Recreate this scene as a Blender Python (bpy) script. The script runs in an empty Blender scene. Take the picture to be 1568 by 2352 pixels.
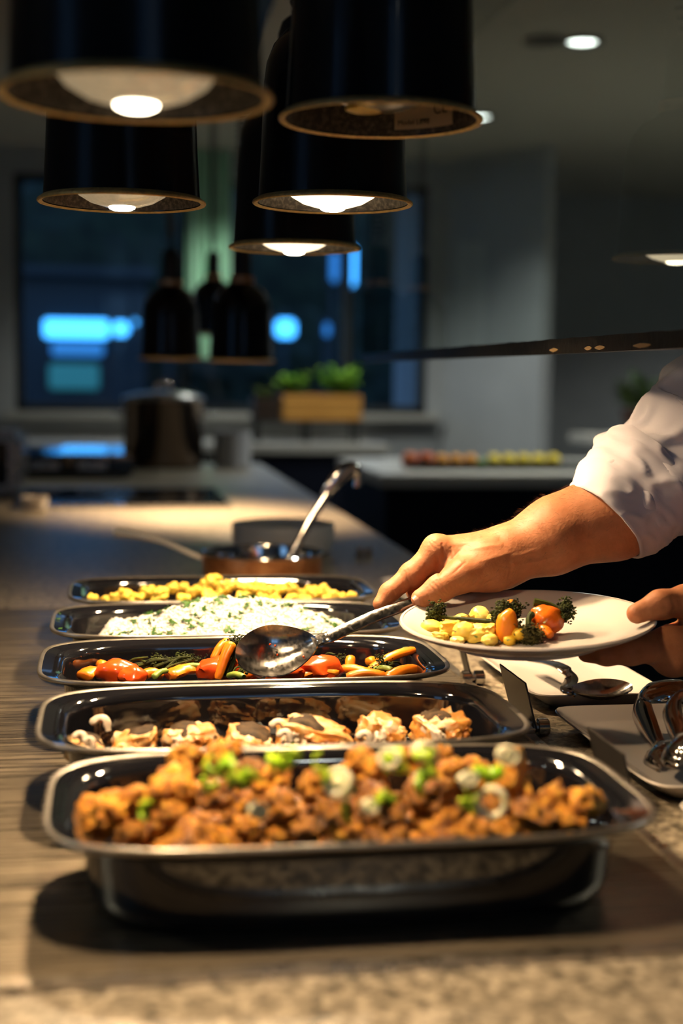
import bpy, bmesh, math, random
import numpy as np
from mathutils import Vector, Matrix, noise

# ------------------------------------------------------------------ camera, world, exposure
SC = bpy.context.scene
COL = SC.collection
F, CX, CY, ZC = 3266.7, 784.0, 1176.0, 1.26          # focal length and centre in pixels of a 1568x2352 frame
YAW, PITCH, ROLL = math.radians(9.28), math.radians(5.45), math.radians(0.7)
_f = Vector((math.sin(YAW)*math.cos(PITCH), math.cos(YAW)*math.cos(PITCH), -math.sin(PITCH)))
_r0 = Vector((math.cos(YAW), -math.sin(YAW), 0)); _u0 = _r0.cross(_f)
_r = _r0*math.cos(ROLL) + _u0*math.sin(ROLL); _u = _u0*math.cos(ROLL) - _r0*math.sin(ROLL)
EYE = Vector((0, 0, ZC))
cam = bpy.data.cameras.new('camera'); cob = bpy.data.objects.new('camera', cam); COL.objects.link(cob)
cob.matrix_world = Matrix(((_r.x, _u.x, -_f.x, 0), (_r.y, _u.y, -_f.y, 0), (_r.z, _u.z, -_f.z, ZC), (0, 0, 0, 1)))
cam.sensor_fit = 'VERTICAL'; cam.sensor_height = 36; cam.sensor_width = 24; cam.lens = 50
cam.clip_start = 0.02; cam.clip_end = 100
cam.dof.use_dof = True; cam.dof.focus_distance = 1.47; cam.dof.aperture_fstop = 2.9
SC.camera = cob
SC.view_settings.view_transform = 'Standard'; SC.view_settings.look = 'None'
SC.view_settings.gamma = 1; SC.view_settings.exposure = 0.0; SC.view_settings.use_curve_mapping = False
cy = SC.cycles
cy.use_denoising = True; cy.max_bounces = 7; cy.diffuse_bounces = 3; cy.glossy_bounces = 4
cy.transmission_bounces = 4; cy.transparent_max_bounces = 12; cy.caustics_reflective = False; cy.caustics_refractive = False
cy.sample_clamp_indirect = 4.0; cy.blur_glossy = 0.5
LAMP_W, DOWN_W, SKY = 22.0, 55.0, 2.5
W = bpy.data.worlds.new('dusk_sky'); SC.world = W; W.use_nodes = True
wn = W.node_tree; wn.nodes.clear()
_o = wn.nodes.new('ShaderNodeOutputWorld'); _b = wn.nodes.new('ShaderNodeBackground')
_tc = wn.nodes.new('ShaderNodeTexCoord'); _sx = wn.nodes.new('ShaderNodeSeparateXYZ'); _cr = wn.nodes.new('ShaderNodeValToRGB')
_cr.color_ramp.elements[0].position = 0.0; _cr.color_ramp.elements[0].color = (0.16, 0.30, 0.55, 1)
_cr.color_ramp.elements[1].position = 0.7; _cr.color_ramp.elements[1].color = (0.05, 0.12, 0.32, 1)
wn.links.new(_tc.outputs['Generated'], _sx.inputs[0]); wn.links.new(_sx.outputs['Z'], _cr.inputs[0])
wn.links.new(_cr.outputs[0], _b.inputs['Color']); _b.inputs['Strength'].default_value = SKY
wn.links.new(_b.outputs[0], _o.inputs[0])

def ray(px, py): return _f + _r*((px-CX)/F) - _u*((py-CY)/F)
def at(px, py, d): return EYE + ray(px, py)*d                     # the point seen at a pixel at a depth
def onz(px, py, z): v = ray(px, py); return EYE + v*((z-ZC)/v.z)  # ... or on a level
def ony(px, py, Y): v = ray(px, py); return EYE + v*(Y/v.y)       # ... or on a cross wall

RND = random.Random(7)
# ------------------------------------------------------------------ materials
def mat(name, c=(.5,.5,.5), rough=.5, metal=0., c2=None, c3=None, scale=20., stretch=None, lo=.35, hi=.65, detail=3.,
        bump=0., bscale=None, bdist=.002, coat=0., sss=0., sss_r=(.01,.004,.002), spec=.5, emit=None, estr=0., aniso=0., trans=0., ior=1.45, rvar=0., jitter=0., sheen=0.):
    m = bpy.data.materials.new(name); m.use_nodes = True
    N, L = m.node_tree.nodes, m.node_tree.links
    p = N['Principled BSDF']; I = p.inputs
    I['Base Color'].default_value = (*c, 1); I['Roughness'].default_value = rough; I['Metallic'].default_value = metal
    I['Coat Weight'].default_value = coat; I['Coat Roughness'].default_value = .05
    I['Specular IOR Level'].default_value = spec; I['IOR'].default_value = ior; I['Transmission Weight'].default_value = trans
    I['Anisotropic'].default_value = aniso
    if sheen: I['Sheen Weight'].default_value = sheen
    if sss:
        I['Subsurface Weight'].default_value = sss; I['Subsurface Radius'].default_value = sss_r; I['Subsurface Scale'].default_value = 1.0
    if emit: I['Emission Color'].default_value = (*emit, 1); I['Emission Strength'].default_value = estr
    if c2 or bump or rvar or jitter:
        tc = N.new('ShaderNodeTexCoord'); oi = N.new('ShaderNodeObjectInfo')
        mul = N.new('ShaderNodeMath'); mul.operation = 'MULTIPLY'; mul.inputs[1].default_value = 37.0
        L.new(oi.outputs['Random'], mul.inputs[0])
        add = N.new('ShaderNodeVectorMath'); add.operation = 'ADD'
        L.new(tc.outputs['Object'], add.inputs[0]); L.new(mul.outputs[0], add.inputs[1])
        vec = add.outputs[0]
        if stretch:
            sc_ = N.new('ShaderNodeVectorMath'); sc_.operation = 'MULTIPLY'; sc_.inputs[1].default_value = stretch
            L.new(vec, sc_.inputs[0]); vec = sc_.outputs[0]
        nt = N.new('ShaderNodeTexNoise'); nt.inputs['Scale'].default_value = scale; nt.inputs['Detail'].default_value = detail
        nt.inputs['Roughness'].default_value = .6
        L.new(vec, nt.inputs['Vector'])
        if c2:
            cr = N.new('ShaderNodeValToRGB'); e = cr.color_ramp.elements
            e[0].position = lo; e[0].color = (*c, 1); e[1].position = hi; e[1].color = (*(c3 or c2), 1)
            if c3: k = e.new((lo+hi)/2); k.color = (*c2, 1)
            L.new(nt.outputs['Fac'], cr.inputs[0]); out = cr.outputs[0]
            if jitter:
                hs = N.new('ShaderNodeHueSaturation'); mr = N.new('ShaderNodeMapRange')
                mr.inputs['To Min'].default_value = 1-jitter; mr.inputs['To Max'].default_value = 1+jitter
                L.new(oi.outputs['Random'], mr.inputs['Value']); L.new(mr.outputs[0], hs.inputs['Value']); L.new(out, hs.inputs['Color']); out = hs.outputs[0]
            L.new(out, I['Base Color'])
        if rvar:
            mr = N.new('ShaderNodeMapRange'); mr.inputs['From Min'].default_value = .3; mr.inputs['From Max'].default_value = .7
            mr.inputs['To Min'].default_value = max(.02, rough-rvar); mr.inputs['To Max'].default_value = rough+rvar
            L.new(nt.outputs['Fac'], mr.inputs['Value']); L.new(mr.outputs[0], I['Roughness'])
        if bump:
            n2 = nt
            if bscale:
                n2 = N.new('ShaderNodeTexNoise'); n2.inputs['Scale'].default_value = bscale; n2.inputs['Detail'].default_value = 4
                L.new(vec, n2.inputs['Vector'])
            bp = N.new('ShaderNodeBump'); bp.inputs['Strength'].default_value = bump; bp.inputs['Distance'].default_value = bdist
            L.new(n2.outputs['Fac'], bp.inputs['Height']); L.new(bp.outputs[0], I['Normal'])
    return m

def pane_mat(name, tint, boost=1.0):
    """A thin clear sheet: what lies behind, plus the mirror image at the strength Fresnel gives."""
    m = bpy.data.materials.new(name); m.use_nodes = True; N, L = m.node_tree.nodes, m.node_tree.links; N.clear()
    o = N.new('ShaderNodeOutputMaterial'); mx = N.new('ShaderNodeMixShader'); t = N.new('ShaderNodeBsdfTransparent'); g = N.new('ShaderNodeBsdfGlossy')
    fr = N.new('ShaderNodeFresnel'); fr.inputs['IOR'].default_value = 1.5
    ml = N.new('ShaderNodeMath'); ml.operation = 'MULTIPLY'; ml.inputs[1].default_value = boost; ml.use_clamp = True
    t.inputs['Color'].default_value = (*tint, 1); g.inputs['Roughness'].default_value = .015; g.inputs['Color'].default_value = (.95, 1, .98, 1)
    ge = N.new('ShaderNodeNewGeometry'); iv_ = N.new('ShaderNodeMath'); iv_.operation = 'SUBTRACT'; iv_.inputs[0].default_value = 1; m2 = N.new('ShaderNodeMath'); m2.operation = 'MULTIPLY'
    L.new(ge.outputs['Backfacing'], iv_.inputs[1]); L.new(fr.outputs[0], ml.inputs[0]); L.new(ml.outputs[0], m2.inputs[0]); L.new(iv_.outputs[0], m2.inputs[1]); L.new(m2.outputs[0], mx.inputs[0]); L.new(t.outputs[0], mx.inputs[1]); L.new(g.outputs[0], mx.inputs[2]); L.new(mx.outputs[0], o.inputs[0])
    return m

def granite_mat(name):
    m = bpy.data.materials.new(name); m.use_nodes = True; N, L = m.node_tree.nodes, m.node_tree.links
    p = N['Principled BSDF']; tc = N.new('ShaderNodeTexCoord')
    v = N.new('ShaderNodeTexVoronoi'); v.inputs['Scale'].default_value = 230
    n = N.new('ShaderNodeTexNoise'); n.inputs['Scale'].default_value = 120; n.inputs['Detail'].default_value = 4
    n2 = N.new('ShaderNodeTexNoise'); n2.inputs['Scale'].default_value = 75; n2.inputs['Detail'].default_value = 2
    for q in (v, n, n2): L.new(tc.outputs['Object'], q.inputs['Vector'])
    sep = N.new('ShaderNodeSeparateColor'); L.new(v.outputs['Color'], sep.inputs[0])
    a = N.new('ShaderNodeMath'); a.operation = 'MULTIPLY_ADD'; a.inputs[1].default_value = .35
    L.new(sep.outputs[0], a.inputs[0])
    b = N.new('ShaderNodeMath'); b.operation = 'MULTIPLY_ADD'; b.inputs[1].default_value = .4
    L.new(n.outputs['Fac'], b.inputs[0])
    c = N.new('ShaderNodeMath'); c.operation = 'MULTIPLY'; c.inputs[1].default_value = .8; L.new(n2.outputs['Fac'], c.inputs[0])
    L.new(c.outputs[0], b.inputs[2]); L.new(b.outputs[0], a.inputs[2])
    cr = N.new('ShaderNodeValToRGB'); e = cr.color_ramp.elements
    e[0].position = .42; e[0].color = (.02, .018, .015, 1); e[1].position = 1.0; e[1].color = (.42, .36, .27, 1)
    k = e.new(.62); k.color = (.10, .085, .06, 1); k = e.new(.80); k.color = (.24, .20, .145, 1)
    L.new(a.outputs[0], cr.inputs[0]); L.new(cr.outputs[0], p.inputs['Base Color'])
    p.inputs['Roughness'].default_value = .36
    return m

M = {}
M['granite'] = granite_mat('speckled_granite')
M['plate_steel'] = mat('brushed_dark_steel', (.20,.165,.12), .32, .85, (.40,.33,.235), scale=9, stretch=(1,26,1), detail=6, rvar=.12, bump=.12, bdist=.0006)
M['trim_steel'] = mat('satin_steel_trim', (.62,.55,.45), .32, 1., (.5,.45,.38), scale=60, rvar=.1)
M['enamel'] = mat('black_enamel', (.006,.006,.008), .07, 0, coat=.6, spec=.7)
M['enamel_rim'] = mat('worn_highlit_rim', (.34,.31,.27), .30, .85, (.24,.22,.19), scale=70, coat=.3)  # worn metal edge, made paler to put rim highlights into the colour
M['chrome'] = mat('polished_steel', (.72,.70,.67), .10, 1., bump=.03, scale=180, bdist=.0004)
M['spoon_steel'] = mat('worn_spoon_steel', (.60,.57,.53), .18, 1., (.48,.45,.42), scale=260, stretch=(1,.25,1), rvar=.07, bump=.06, bdist=.0003)
M['dull_steel'] = mat('dull_steel', (.40,.39,.38), .28, 1., (.3,.29,.28), scale=40, rvar=.08)
M['china'] = mat('white_china', (.64,.59,.54), .12, 0, coat=.3, spec=.5)
M['china_grey'] = mat('grey_stoneware', (.58,.57,.55), .35)
M['lamp_black'] = mat('black_lacquer', (.006,.006,.007), .20, 0, coat=.08, spec=.32, scale=300, bump=.02, bdist=.0003)
M['lamp_inner'] = mat('dusty_aluminium', (.05,.042,.034), .5, .5, (.20,.17,.13), scale=220, lo=.45, hi=.75, detail=5)
M['lamp_lip'] = mat('worn_brass_lip', (.62,.46,.17), .45, .35, (.40,.29,.12), scale=160)
M['bulb_on'] = mat('hot_bulb_glass', (.9,.8,.6), .15, 0, emit=(1,.80,.52), estr=2.2)
M['bulb_dim'] = mat('dim_bulb_glass', (.5,.42,.3), .12, .2, (.2,.17,.12), scale=70, emit=(1,.74,.42), estr=.28, spec=.8)
M['bulb_core'] = mat('hot_filament', (1,.9,.7), .3, 0, emit=(1,.86,.62), estr=14)
M['bulb_off'] = mat('cold_bulb_glass', (.30,.29,.26), .08, .3, spec=.8)
M['bulb_yellow'] = mat('yellow_bulb_coating', (.75,.52,.08), .3, 0)
M['rubber'] = mat('black_rubber', (.012,.012,.012), .5)
M['sticker'] = mat('buff_sticker', (.60,.47,.30), .6)
M['ink'] = mat('black_ink', (.01,.01,.01), .6)
M['sign'] = mat('dark_sign_board', (.030,.027,.024), .35)
M['tape'] = mat('peeling_tape', (.45,.30,.14), .7)
M['black_trim'] = mat('black_edge_trim', (.010,.010,.010), .30, 0, (.03,.028,.025), scale=90, bump=.4, bscale=140, bdist=.001)
M['guard'] = pane_mat('sneeze_guard_glass', (.93, .97, .95), 1.5)
M['window'] = pane_mat('window_glass', (.90, .95, .94), .6)
M['wall'] = mat('cool_grey_plaster', (.36,.37,.38), .8, 0, (.40,.41,.42), scale=4)
M['wall_dark'] = mat('charcoal_plaster', (.10,.11,.11), .75, 0, (.13,.135,.13), scale=5)
M['ceiling'] = mat('ceiling_plaster', (.52,.46,.38), .85)
M['floor'] = mat('dark_floor_tile', (.035,.035,.038), .4, 0, (.05,.05,.05), scale=6)
M['navy'] = mat('navy_cabinet', (.006,.008,.018), .5, spec=.2)
M['frame'] = mat('dark_window_frame', (.02,.022,.022), .5)
M['sill'] = mat('pale_sill', (.40,.38,.34), .5)
M['worktop'] = mat('pale_stone_worktop', (.50,.47,.42), .35, 0, (.42,.40,.36), scale=40)
M['hob'] = mat('black_glass_hob', (.006,.007,.009), .06, coat=.5)
M['satin'] = mat('satin_steel', (.74,.66,.55), .42, .35)
M['copper'] = mat('copper', (.86,.42,.19), .34, 1., (.55,.22,.09), scale=50, rvar=.08)
M['crate'] = mat('pine_crate', (.78,.38,.08), .55, 0, (.58,.26,.05), scale=18, stretch=(.3,1,6))
M['crate_dark'] = mat('dark_crate', (.035,.018,.010), .6)
M['herb'] = mat('herb_green', (.16,.42,.02), .55, 0, (.34,.60,.05), scale=30, jitter=.3)
M['leaf_dark'] = mat('houseplant_green', (.020,.050,.012), .5, 0, (.045,.085,.015), scale=20)
M['terracotta'] = mat('brown_pot', (.055,.022,.012), .6)
M['white_plastic'] = mat('white_plastic', (.50,.50,.53), .4)
M['red_apple'] = mat('red_apple', (.50,.06,.02), .3, 0, (.62,.20,.06), scale=25)
M['orange_peel'] = mat('orange_peel', (.72,.30,.02), .45, bump=.2, scale=160)
M['lemon_peel'] = mat('lemon_peel', (.66,.50,.03), .4, bump=.2, scale=140)
M['lime'] = mat('lime_peel', (.12,.30,.03), .4)
M['shirt'] = mat('white_cotton', (.74,.70,.76), .85, 0, bump=.12, scale=900, bdist=.0004, sheen=.2)
M['trousers'] = mat('black_trousers', (.012,.012,.014), .8)
M['skin'] = mat('tanned_skin', (.37,.140,.060), .50, 0, (.50,.205,.098), scale=55, lo=.3, hi=.7, detail=5, spec=.35, bump=.55, bscale=330, bdist=.0008, sss=.14, sss_r=(.012,.005,.003))
M['nail'] = mat('fingernail', (.52,.235,.15), .28, sss=.1)
M['hair'] = mat('brown_hair', (.10,.05,.025), .5)
M['eye'] = mat('eye_white', (.8,.78,.74), .2)
M['lips'] = mat('lips', (.42,.16,.12), .45)
M['crust'] = mat('fried_crust', (.22,.065,.008), .42, 0, (.64,.245,.012), (.90,.50,.055), scale=2.2, lo=.34, hi=.66, detail=6, bump=1.0, bscale=9, bdist=.004, jitter=.22, spec=.6)
M['crust_dark'] = mat('dark_fried_crust', (.09,.024,.004), .35, 0, (.36,.135,.010), (.66,.32,.030), scale=2.6, lo=.34, hi=.68, detail=6, bump=1.0, bscale=9, bdist=.004, jitter=.2, spec=.6)
M['onion_green'] = mat('spring_onion_green', (.22,.46,.01), .35, 0, (.55,.72,.04), scale=60, jitter=.25)
M['onion_white'] = mat('spring_onion_white', (.86,.80,.60), .3, 0, (.74,.74,.42), scale=80, sss=.1)
M['fish'] = mat('white_fish_flesh', (.50,.20,.035), .4, 0, (.56,.33,.13), (.60,.45,.29), scale=60, lo=.44, hi=.66, detail=5, bump=.5, bscale=170, bdist=.002, sss=.1)
M['fish_white'] = mat('white_fish_flake', (.64,.54,.42), .4, sss=.1)
M['fish_crust'] = mat('seared_fish_crust', (.34,.10,.015), .4, 0, (.60,.27,.05), scale=90, detail=5, bump=.5, bdist=.0015)
M['fish_skin'] = mat('grey_fish_skin', (.010,.007,.005), .65, 0, (.085,.052,.026), spec=.1, scale=95, lo=.3, hi=.7, detail=6, bump=.5, bdist=.001)
M['carrot'] = mat('roast_carrot', (.70,.15,.006), .30, 0, (.80,.24,.012), scale=45, stretch=(1,1,.3), jitter=.12, spec=.6, bump=.15, sss=.08)
M['tomato'] = mat('roast_tomato', (.60,.055,.008), .18, 0, (.66,.085,.010), scale=50, detail=4, spec=.7, sss=.1)
M['tomato_orange'] = mat('glazed_orange_tomato', (.56,.065,.006), .16, 0, (.76,.17,.012), scale=45, detail=4, spec=.7, sss=.1)
M['brocc'] = mat('charred_broccolini', (.006,.008,.003), .65, 0, (.040,.050,.008), scale=120, jitter=.3, spec=.15)
M['brocc_olive'] = mat('charred_olive_florets', (.016,.016,.006), .6, 0, (.075,.068,.018), scale=160, jitter=.2, spec=.15)
M['bean'] = mat('green_stalk', (.10,.17,.025), .4, 0, (.24,.30,.05), scale=60)
M['rice'] = mat('steamed_rice', (.78,.74,.66), .55, 0, sss=.15, bump=.2, scale=400)
M['parsley'] = mat('chopped_parsley', (.012,.055,.003), .6, 0, (.035,.11,.005), scale=90, jitter=.35)
M['floret'] = mat('turmeric_cauliflower', (.82,.50,.035), .45, 0, (.86,.62,.12), scale=2.2, detail=4, bump=.5, bscale=7, jitter=.10, sss=.1)
M['potato'] = mat('yellow_potato', (.78,.56,.08), .3, 0, (.80,.66,.24), scale=40, sss=.2, spec=.6)
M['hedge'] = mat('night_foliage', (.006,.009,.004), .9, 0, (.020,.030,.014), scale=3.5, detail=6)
M['ground'] = mat('night_ground', (.02,.024,.02), .8)
M['mint'] = mat('pale_green_curtain', (.50,.78,.58), .8)
M['blue_lit'] = mat('blue_lit_window', (.1,.3,.6), .4, emit=(.06,.40,1.0), estr=3.6)
M['blue_dim'] = mat('dim_blue_lit_panel', (.1,.3,.6), .4, emit=(.03,.20,.55), estr=.9)
M['teal_dim'] = mat('dim_teal_lit_panel', (.1,.3,.3), .4, emit=(.02,.16,.18), estr=.55)
M['facade'] = mat('dark_facade', (.03,.035,.04), .7)
M['downlight'] = mat('downlight_lens', (1,1,1), .3, emit=(.95,1,.93), estr=9)
M['pale_door'] = mat('pale_door_paint', (.62,.68,.60), .6)

# ------------------------------------------------------------------ mesh helpers
class G:
    def __init__(s): s.v, s.f, s.m = [], [], []
    def add(s, vs, fs, mi=0):
        b = len(s.v); s.v += [tuple(v) for v in vs]; s.f += [tuple(i+b for i in f) for f in fs]; s.m += [mi]*len(fs); return s
    def loft(s, rings, cap0=True, cap1=True, close=True, mi=0):
        n = len(rings[0]); vs = [p for r in rings for p in r]; fs = []
        for i in range(len(rings)-1):
            for j in range(n if close else n-1):
                k = (j+1) % n; fs.append((i*n+j, i*n+k, (i+1)*n+k, (i+1)*n+j))
        if cap0: fs.append(tuple(range(n-1, -1, -1)))
        if cap1: fs.append(tuple(range((len(rings)-1)*n, len(rings)*n)))
        return s.add(vs, fs, mi)
    def lathe(s, prof, n=48, cap0=False, cap1=False, c=(0,0), mi=0):
        return s.loft([[(c[0]+r*math.cos(2*math.pi*j/n), c[1]+r*math.sin(2*math.pi*j/n), z) for j in range(n)] for r, z in prof], cap0, cap1, mi=mi)
    def tube(s, path, rad, n=10, flat=1.0, up=(0,0,1), cap=True, mi=0):
        P_ = [Vector(p) for p in path]; rings = []; up = Vector(up)
        for i, p in enumerate(P_):
            t = (P_[min(i+1, len(P_)-1)] - P_[max(i-1, 0)]).normalized()
            a = t.cross(up)
            if a.length < 1e-4: a = t.cross(Vector((1, .2, .1)))
            a.normalize(); b = a.cross(t).normalized()
            r = rad[i] if isinstance(rad, (list, tuple)) else rad
            fl = flat[i] if isinstance(flat, (list, tuple)) else flat
            rings.append([p + a*(r*math.cos(2*math.pi*j/n)) + b*(r*fl*math.sin(2*math.pi*j/n)) for j in range(n)])
        return s.loft(rings, cap, cap, mi=mi)
    def box(s, c, d, bev=0.0, mi=0):
        bm = bmesh.new(); bmesh.ops.create_cube(bm, size=1)
        for v in bm.verts: v.co = Vector((v.co.x*d[0], v.co.y*d[1], v.co.z*d[2]))
        if bev: bmesh.ops.bevel(bm, geom=bm.edges[:], offset=min(bev, .45*min(d)), segments=2, affect='EDGES')
        bm.verts.index_update()
        s.add([v.co + Vector(c) for v in bm.verts], [[v.index for v in f.verts] for f in bm.faces], mi); bm.free(); return s
    def ico(s, c, r, sub=2, sc=(1,1,1), amp=0., freq=3., seed=0., octs=2, mi=0):
        bm = bmesh.new(); bmesh.ops.create_icosphere(bm, subdivisions=sub, radius=1)
        vs = []
        for v in bm.verts:
            p = v.co.normalized(); k = 1.0
            if amp:
                q = p*freq + Vector((seed*7.3, seed*3.1, seed*11.7)); w = 1.0
                for o in range(octs): k += amp*w*noise.noise(q); q = q*2.1; w *= .55
            vs.append(Vector((p.x*sc[0], p.y*sc[1], p.z*sc[2]))*(r*k) + Vector(c))
        bm.verts.index_update()
        s.add(vs, [[v.index for v in f.verts] for f in bm.faces], mi); bm.free(); return s
    def mesh(s, name, mats, smooth=True, autosmooth=None):
        me = bpy.data.meshes.new(name); me.from_pydata(s.v, [], s.f)
        for m in (mats if isinstance(mats, (list, tuple)) else [mats]): me.materials.append(m)
        if any(s.m): me.polygons.foreach_set('material_index', s.m)
        me.update()
        bm = bmesh.new(); bm.from_mesh(me); bmesh.ops.recalc_face_normals(bm, faces=bm.faces); bm.to_mesh(me); bm.free()
        if smooth:
            me.polygons.foreach_set('use_smooth', [True]*len(me.polygons))
            if autosmooth: me.set_sharp_from_angle(angle=math.radians(autosmooth))
        return me

def link(name, data, parent=None, loc=(0,0,0), rot=(0,0,0)):
    o = bpy.data.objects.new(name, data); COL.objects.link(o)
    if parent is not None: o.parent = parent
    o.location = loc; o.rotation_euler = rot
    return o
def put(name, g, m, parent=None, loc=(0,0,0), rot=(0,0,0), smooth=True, auto=40):
    return link(name, g.mesh(name, m, smooth, auto), parent, loc, rot)
def tag(o, label=None, cat=None, group=None, kind=None):
    if label: o['label'] = label
    if cat: o['category'] = cat
    if group: o['group'] = group
    if kind: o['kind'] = kind
    return o
def thing(name, loc, label, cat, group=None, rot=(0,0,0)):
    return tag(link(name, None, None, loc, rot), label, cat, group)
def copy_tree(o, parent=None):
    c = o.copy(); COL.objects.link(c); c.parent = parent
    for ch in list(o.children): copy_tree(ch, c)
    return c
def se(a, b, z, n=4.5, k=96, c=(0,0)):
    """a ring shaped as a superellipse"""
    out = []
    for j in range(k):
        t = 2*math.pi*j/k; x, y = math.cos(t), math.sin(t)
        out.append((c[0]+math.copysign(abs(x)**(2/n), x)*a, c[1]+math.copysign(abs(y)**(2/n), y)*b, z))
    return out
ORD = ['first','second','third','fourth','fifth','sixth','seventh','eighth','ninth','tenth','eleventh','twelfth','thirteenth','fourteenth','fifteenth','sixteenth','seventeenth','eighteenth','nineteenth','twentieth']
def align(vec, up=Vector((0,0,1))): return Vector(vec).to_track_quat('Z', 'Y').to_matrix().to_4x4()
def bez(pts, n=24):
    """smooth path through points (Catmull-Rom)"""
    P_ = [Vector(p) for p in pts]; P_ = [P_[0]*2-P_[1]] + P_ + [P_[-1]*2-P_[-2]]; out = []
    segs = len(P_)-3
    for s_ in range(segs):
        a, b, c, d = P_[s_:s_+4]; m = max(2, n//segs)
        for i in range(m + (1 if s_ == segs-1 else 0)):
            t = i/m; out.append(.5*((2*b)+(c-a)*t+(2*a-5*b+4*c-d)*t*t+(3*b-a-3*c+d)*t**3))
    return out

# ------------------------------------------------------------------ the room
CT = 0.90                                       # counter top level
def slab(name, lo, hi, m, parent=None, kind='structure', bev=0):
    g = G(); lo, hi = Vector(lo), Vector(hi); g.box((0,0,0), hi-lo, bev)
    o = put(name, g, m, parent, (lo+hi)/2 if parent is None else (lo+hi)/2 - parent.location, smooth=False)
    if kind and parent is None: o['kind'] = kind
    return o
XL, XR, YF, YB, ZT = -3.6, 4.6, -3.0, 8.15, 2.5
slab('floor', (XL-.2,YF-.2,-.1), (XR+.2,9.7,0), M['floor'])
SKYL = [(-3.4,-2.62,-1.45,.15), (.05,1.15,-2.5,-1.65)]            # roof lights behind and left of the camera
g = G(); gx = sorted({XL-.2,XR+.2}|{v for s_ in SKYL for v in s_[:2]}); gy = sorted({YF-.2,9.7}|{v for s_ in SKYL for v in s_[2:]})
for xa, xb in zip(gx, gx[1:]):
    for ya, yb in zip(gy, gy[1:]):
        if not any(s_[0]-1e-6 <= xa and xb <= s_[1]+1e-6 and s_[2]-1e-6 <= ya and yb <= s_[3]+1e-6 for s_ in SKYL): g.box(((xa+xb)/2,(ya+yb)/2,ZT+.06),(xb-xa,yb-ya,.12))
tag(put('ceiling', g, M['ceiling'], smooth=False), kind='structure')
WX0, WX1, WZ0, WZ1 = -0.52, 1.83, 1.045, 2.36       # the big back window
def wall_y(name, y0, y1, x0, x1, holes, m):
    """a cross wall with rectangular openings, as one object"""
    g = G(); xs = x0
    for (a, b, c, d) in sorted(holes):
        g.box(((xs+a)/2,(y0+y1)/2,ZT/2), (a-xs,y1-y0,ZT))
        if c > 0: g.box(((a+b)/2,(y0+y1)/2,c/2), (b-a,y1-y0,c))
        if d < ZT: g.box(((a+b)/2,(y0+y1)/2,(d+ZT)/2), (b-a,y1-y0,ZT-d))
        xs = b
    g.box(((xs+x1)/2,(y0+y1)/2,ZT/2), (x1-xs,y1-y0,ZT))
    return tag(put(name, g, m, smooth=False), kind='structure')
def wall_x(name, x0, x1, y0, y1, holes, m):
    g = G(); ys = y0
    for (a, b, c, d) in sorted(holes):
        g.box(((x0+x1)/2,(ys+a)/2,ZT/2), (x1-x0,a-ys,ZT))
        if c > 0: g.box(((x0+x1)/2,(a+b)/2,c/2), (x1-x0,b-a,c))
        if d < ZT: g.box(((x0+x1)/2,(a+b)/2,(d+ZT)/2), (x1-x0,b-a,ZT-d))
        ys = b
    g.box(((x0+x1)/2,(ys+y1)/2,ZT/2), (x1-x0,y1-ys,ZT))
    return tag(put(name, g, m, smooth=False), kind='structure')
wall_y('wall_back', YB, YB+.2, XL, 1.95, [(WX0,WX1,WZ0,WZ1)], M['wall'])
LW = [(-1.6,-.2,.9,2.35)]
FW = [(-.1,.9,1.42,2.36)]
wall_x('wall_left', XL-.2, XL, YF, YB+.2, LW, M['wall'])
wall_y('wall_front', YF-.2, YF, XL, XR, FW, M['wall'])
wall_x('wall_right', XR, XR+.2, YF, 9.6, [], M['wall'])
wall_y('wall_alcove', 9.4, 9.6, 1.95, XR, [], M['wall'])
# the splayed pier right of the window
g = G(); q0, q1 = (1.90,8.15), (2.30,7.45)
g.loft([[(q0[0],q0[1],z),(q1[0],q1[1],z),(q1[0]+.06,q1[1]+.02,z),(q1[0]+.06,9.5,z),(q0[0],9.5,z)] for z in (0,ZT)])
tag(put('wall_pier', g, M['wall'], smooth=False), kind='structure')
# windows: frame pieces and panes
def window_y(name, x0, x1, z0, z1, y, mulls, label=None):
    w = tag(link(name, None, None, ((x0+x1)/2, y, z0)), kind='structure'); c = Vector(((x0+x1)/2, y, z0)); t = .045
    for a, b in (((x0,z0),(x1,z0+t)), ((x0,z1-t),(x1,z1)), ((x0,z0),(x0+t,z1)), ((x1-t,z0),(x1,z1))):
        g = G(); g.box(((a[0]+b[0])/2-c.x, 0, (a[1]+b[1])/2-c.z), (b[0]-a[0], .07, b[1]-a[1]), .004); put('window_frame', g, M['frame'], w, smooth=False)
    xs = [x0+t] + mulls + [x1-t]
    for m_ in mulls:
        g = G(); g.box((m_-c.x, 0, (z1-z0)/2), (.05, .06, z1-z0-2*t), .004); put('mullion', g, M['frame'], w, smooth=False)
    for a, b in zip(xs, xs[1:]):
        g = G(); g.box(((a+b)/2-c.x, .01, (z1-z0)/2), (b-a, .008, z1-z0-2*t)); put('pane', g, M['window'], w, smooth=False)
    return w
window_y('window_1', WX0, WX1, WZ0, WZ1, YB+.08, [.42, 1.36])
window_y('window_3', -.1, .9, 1.42, 2.36, YF-.1, [.4])
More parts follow.
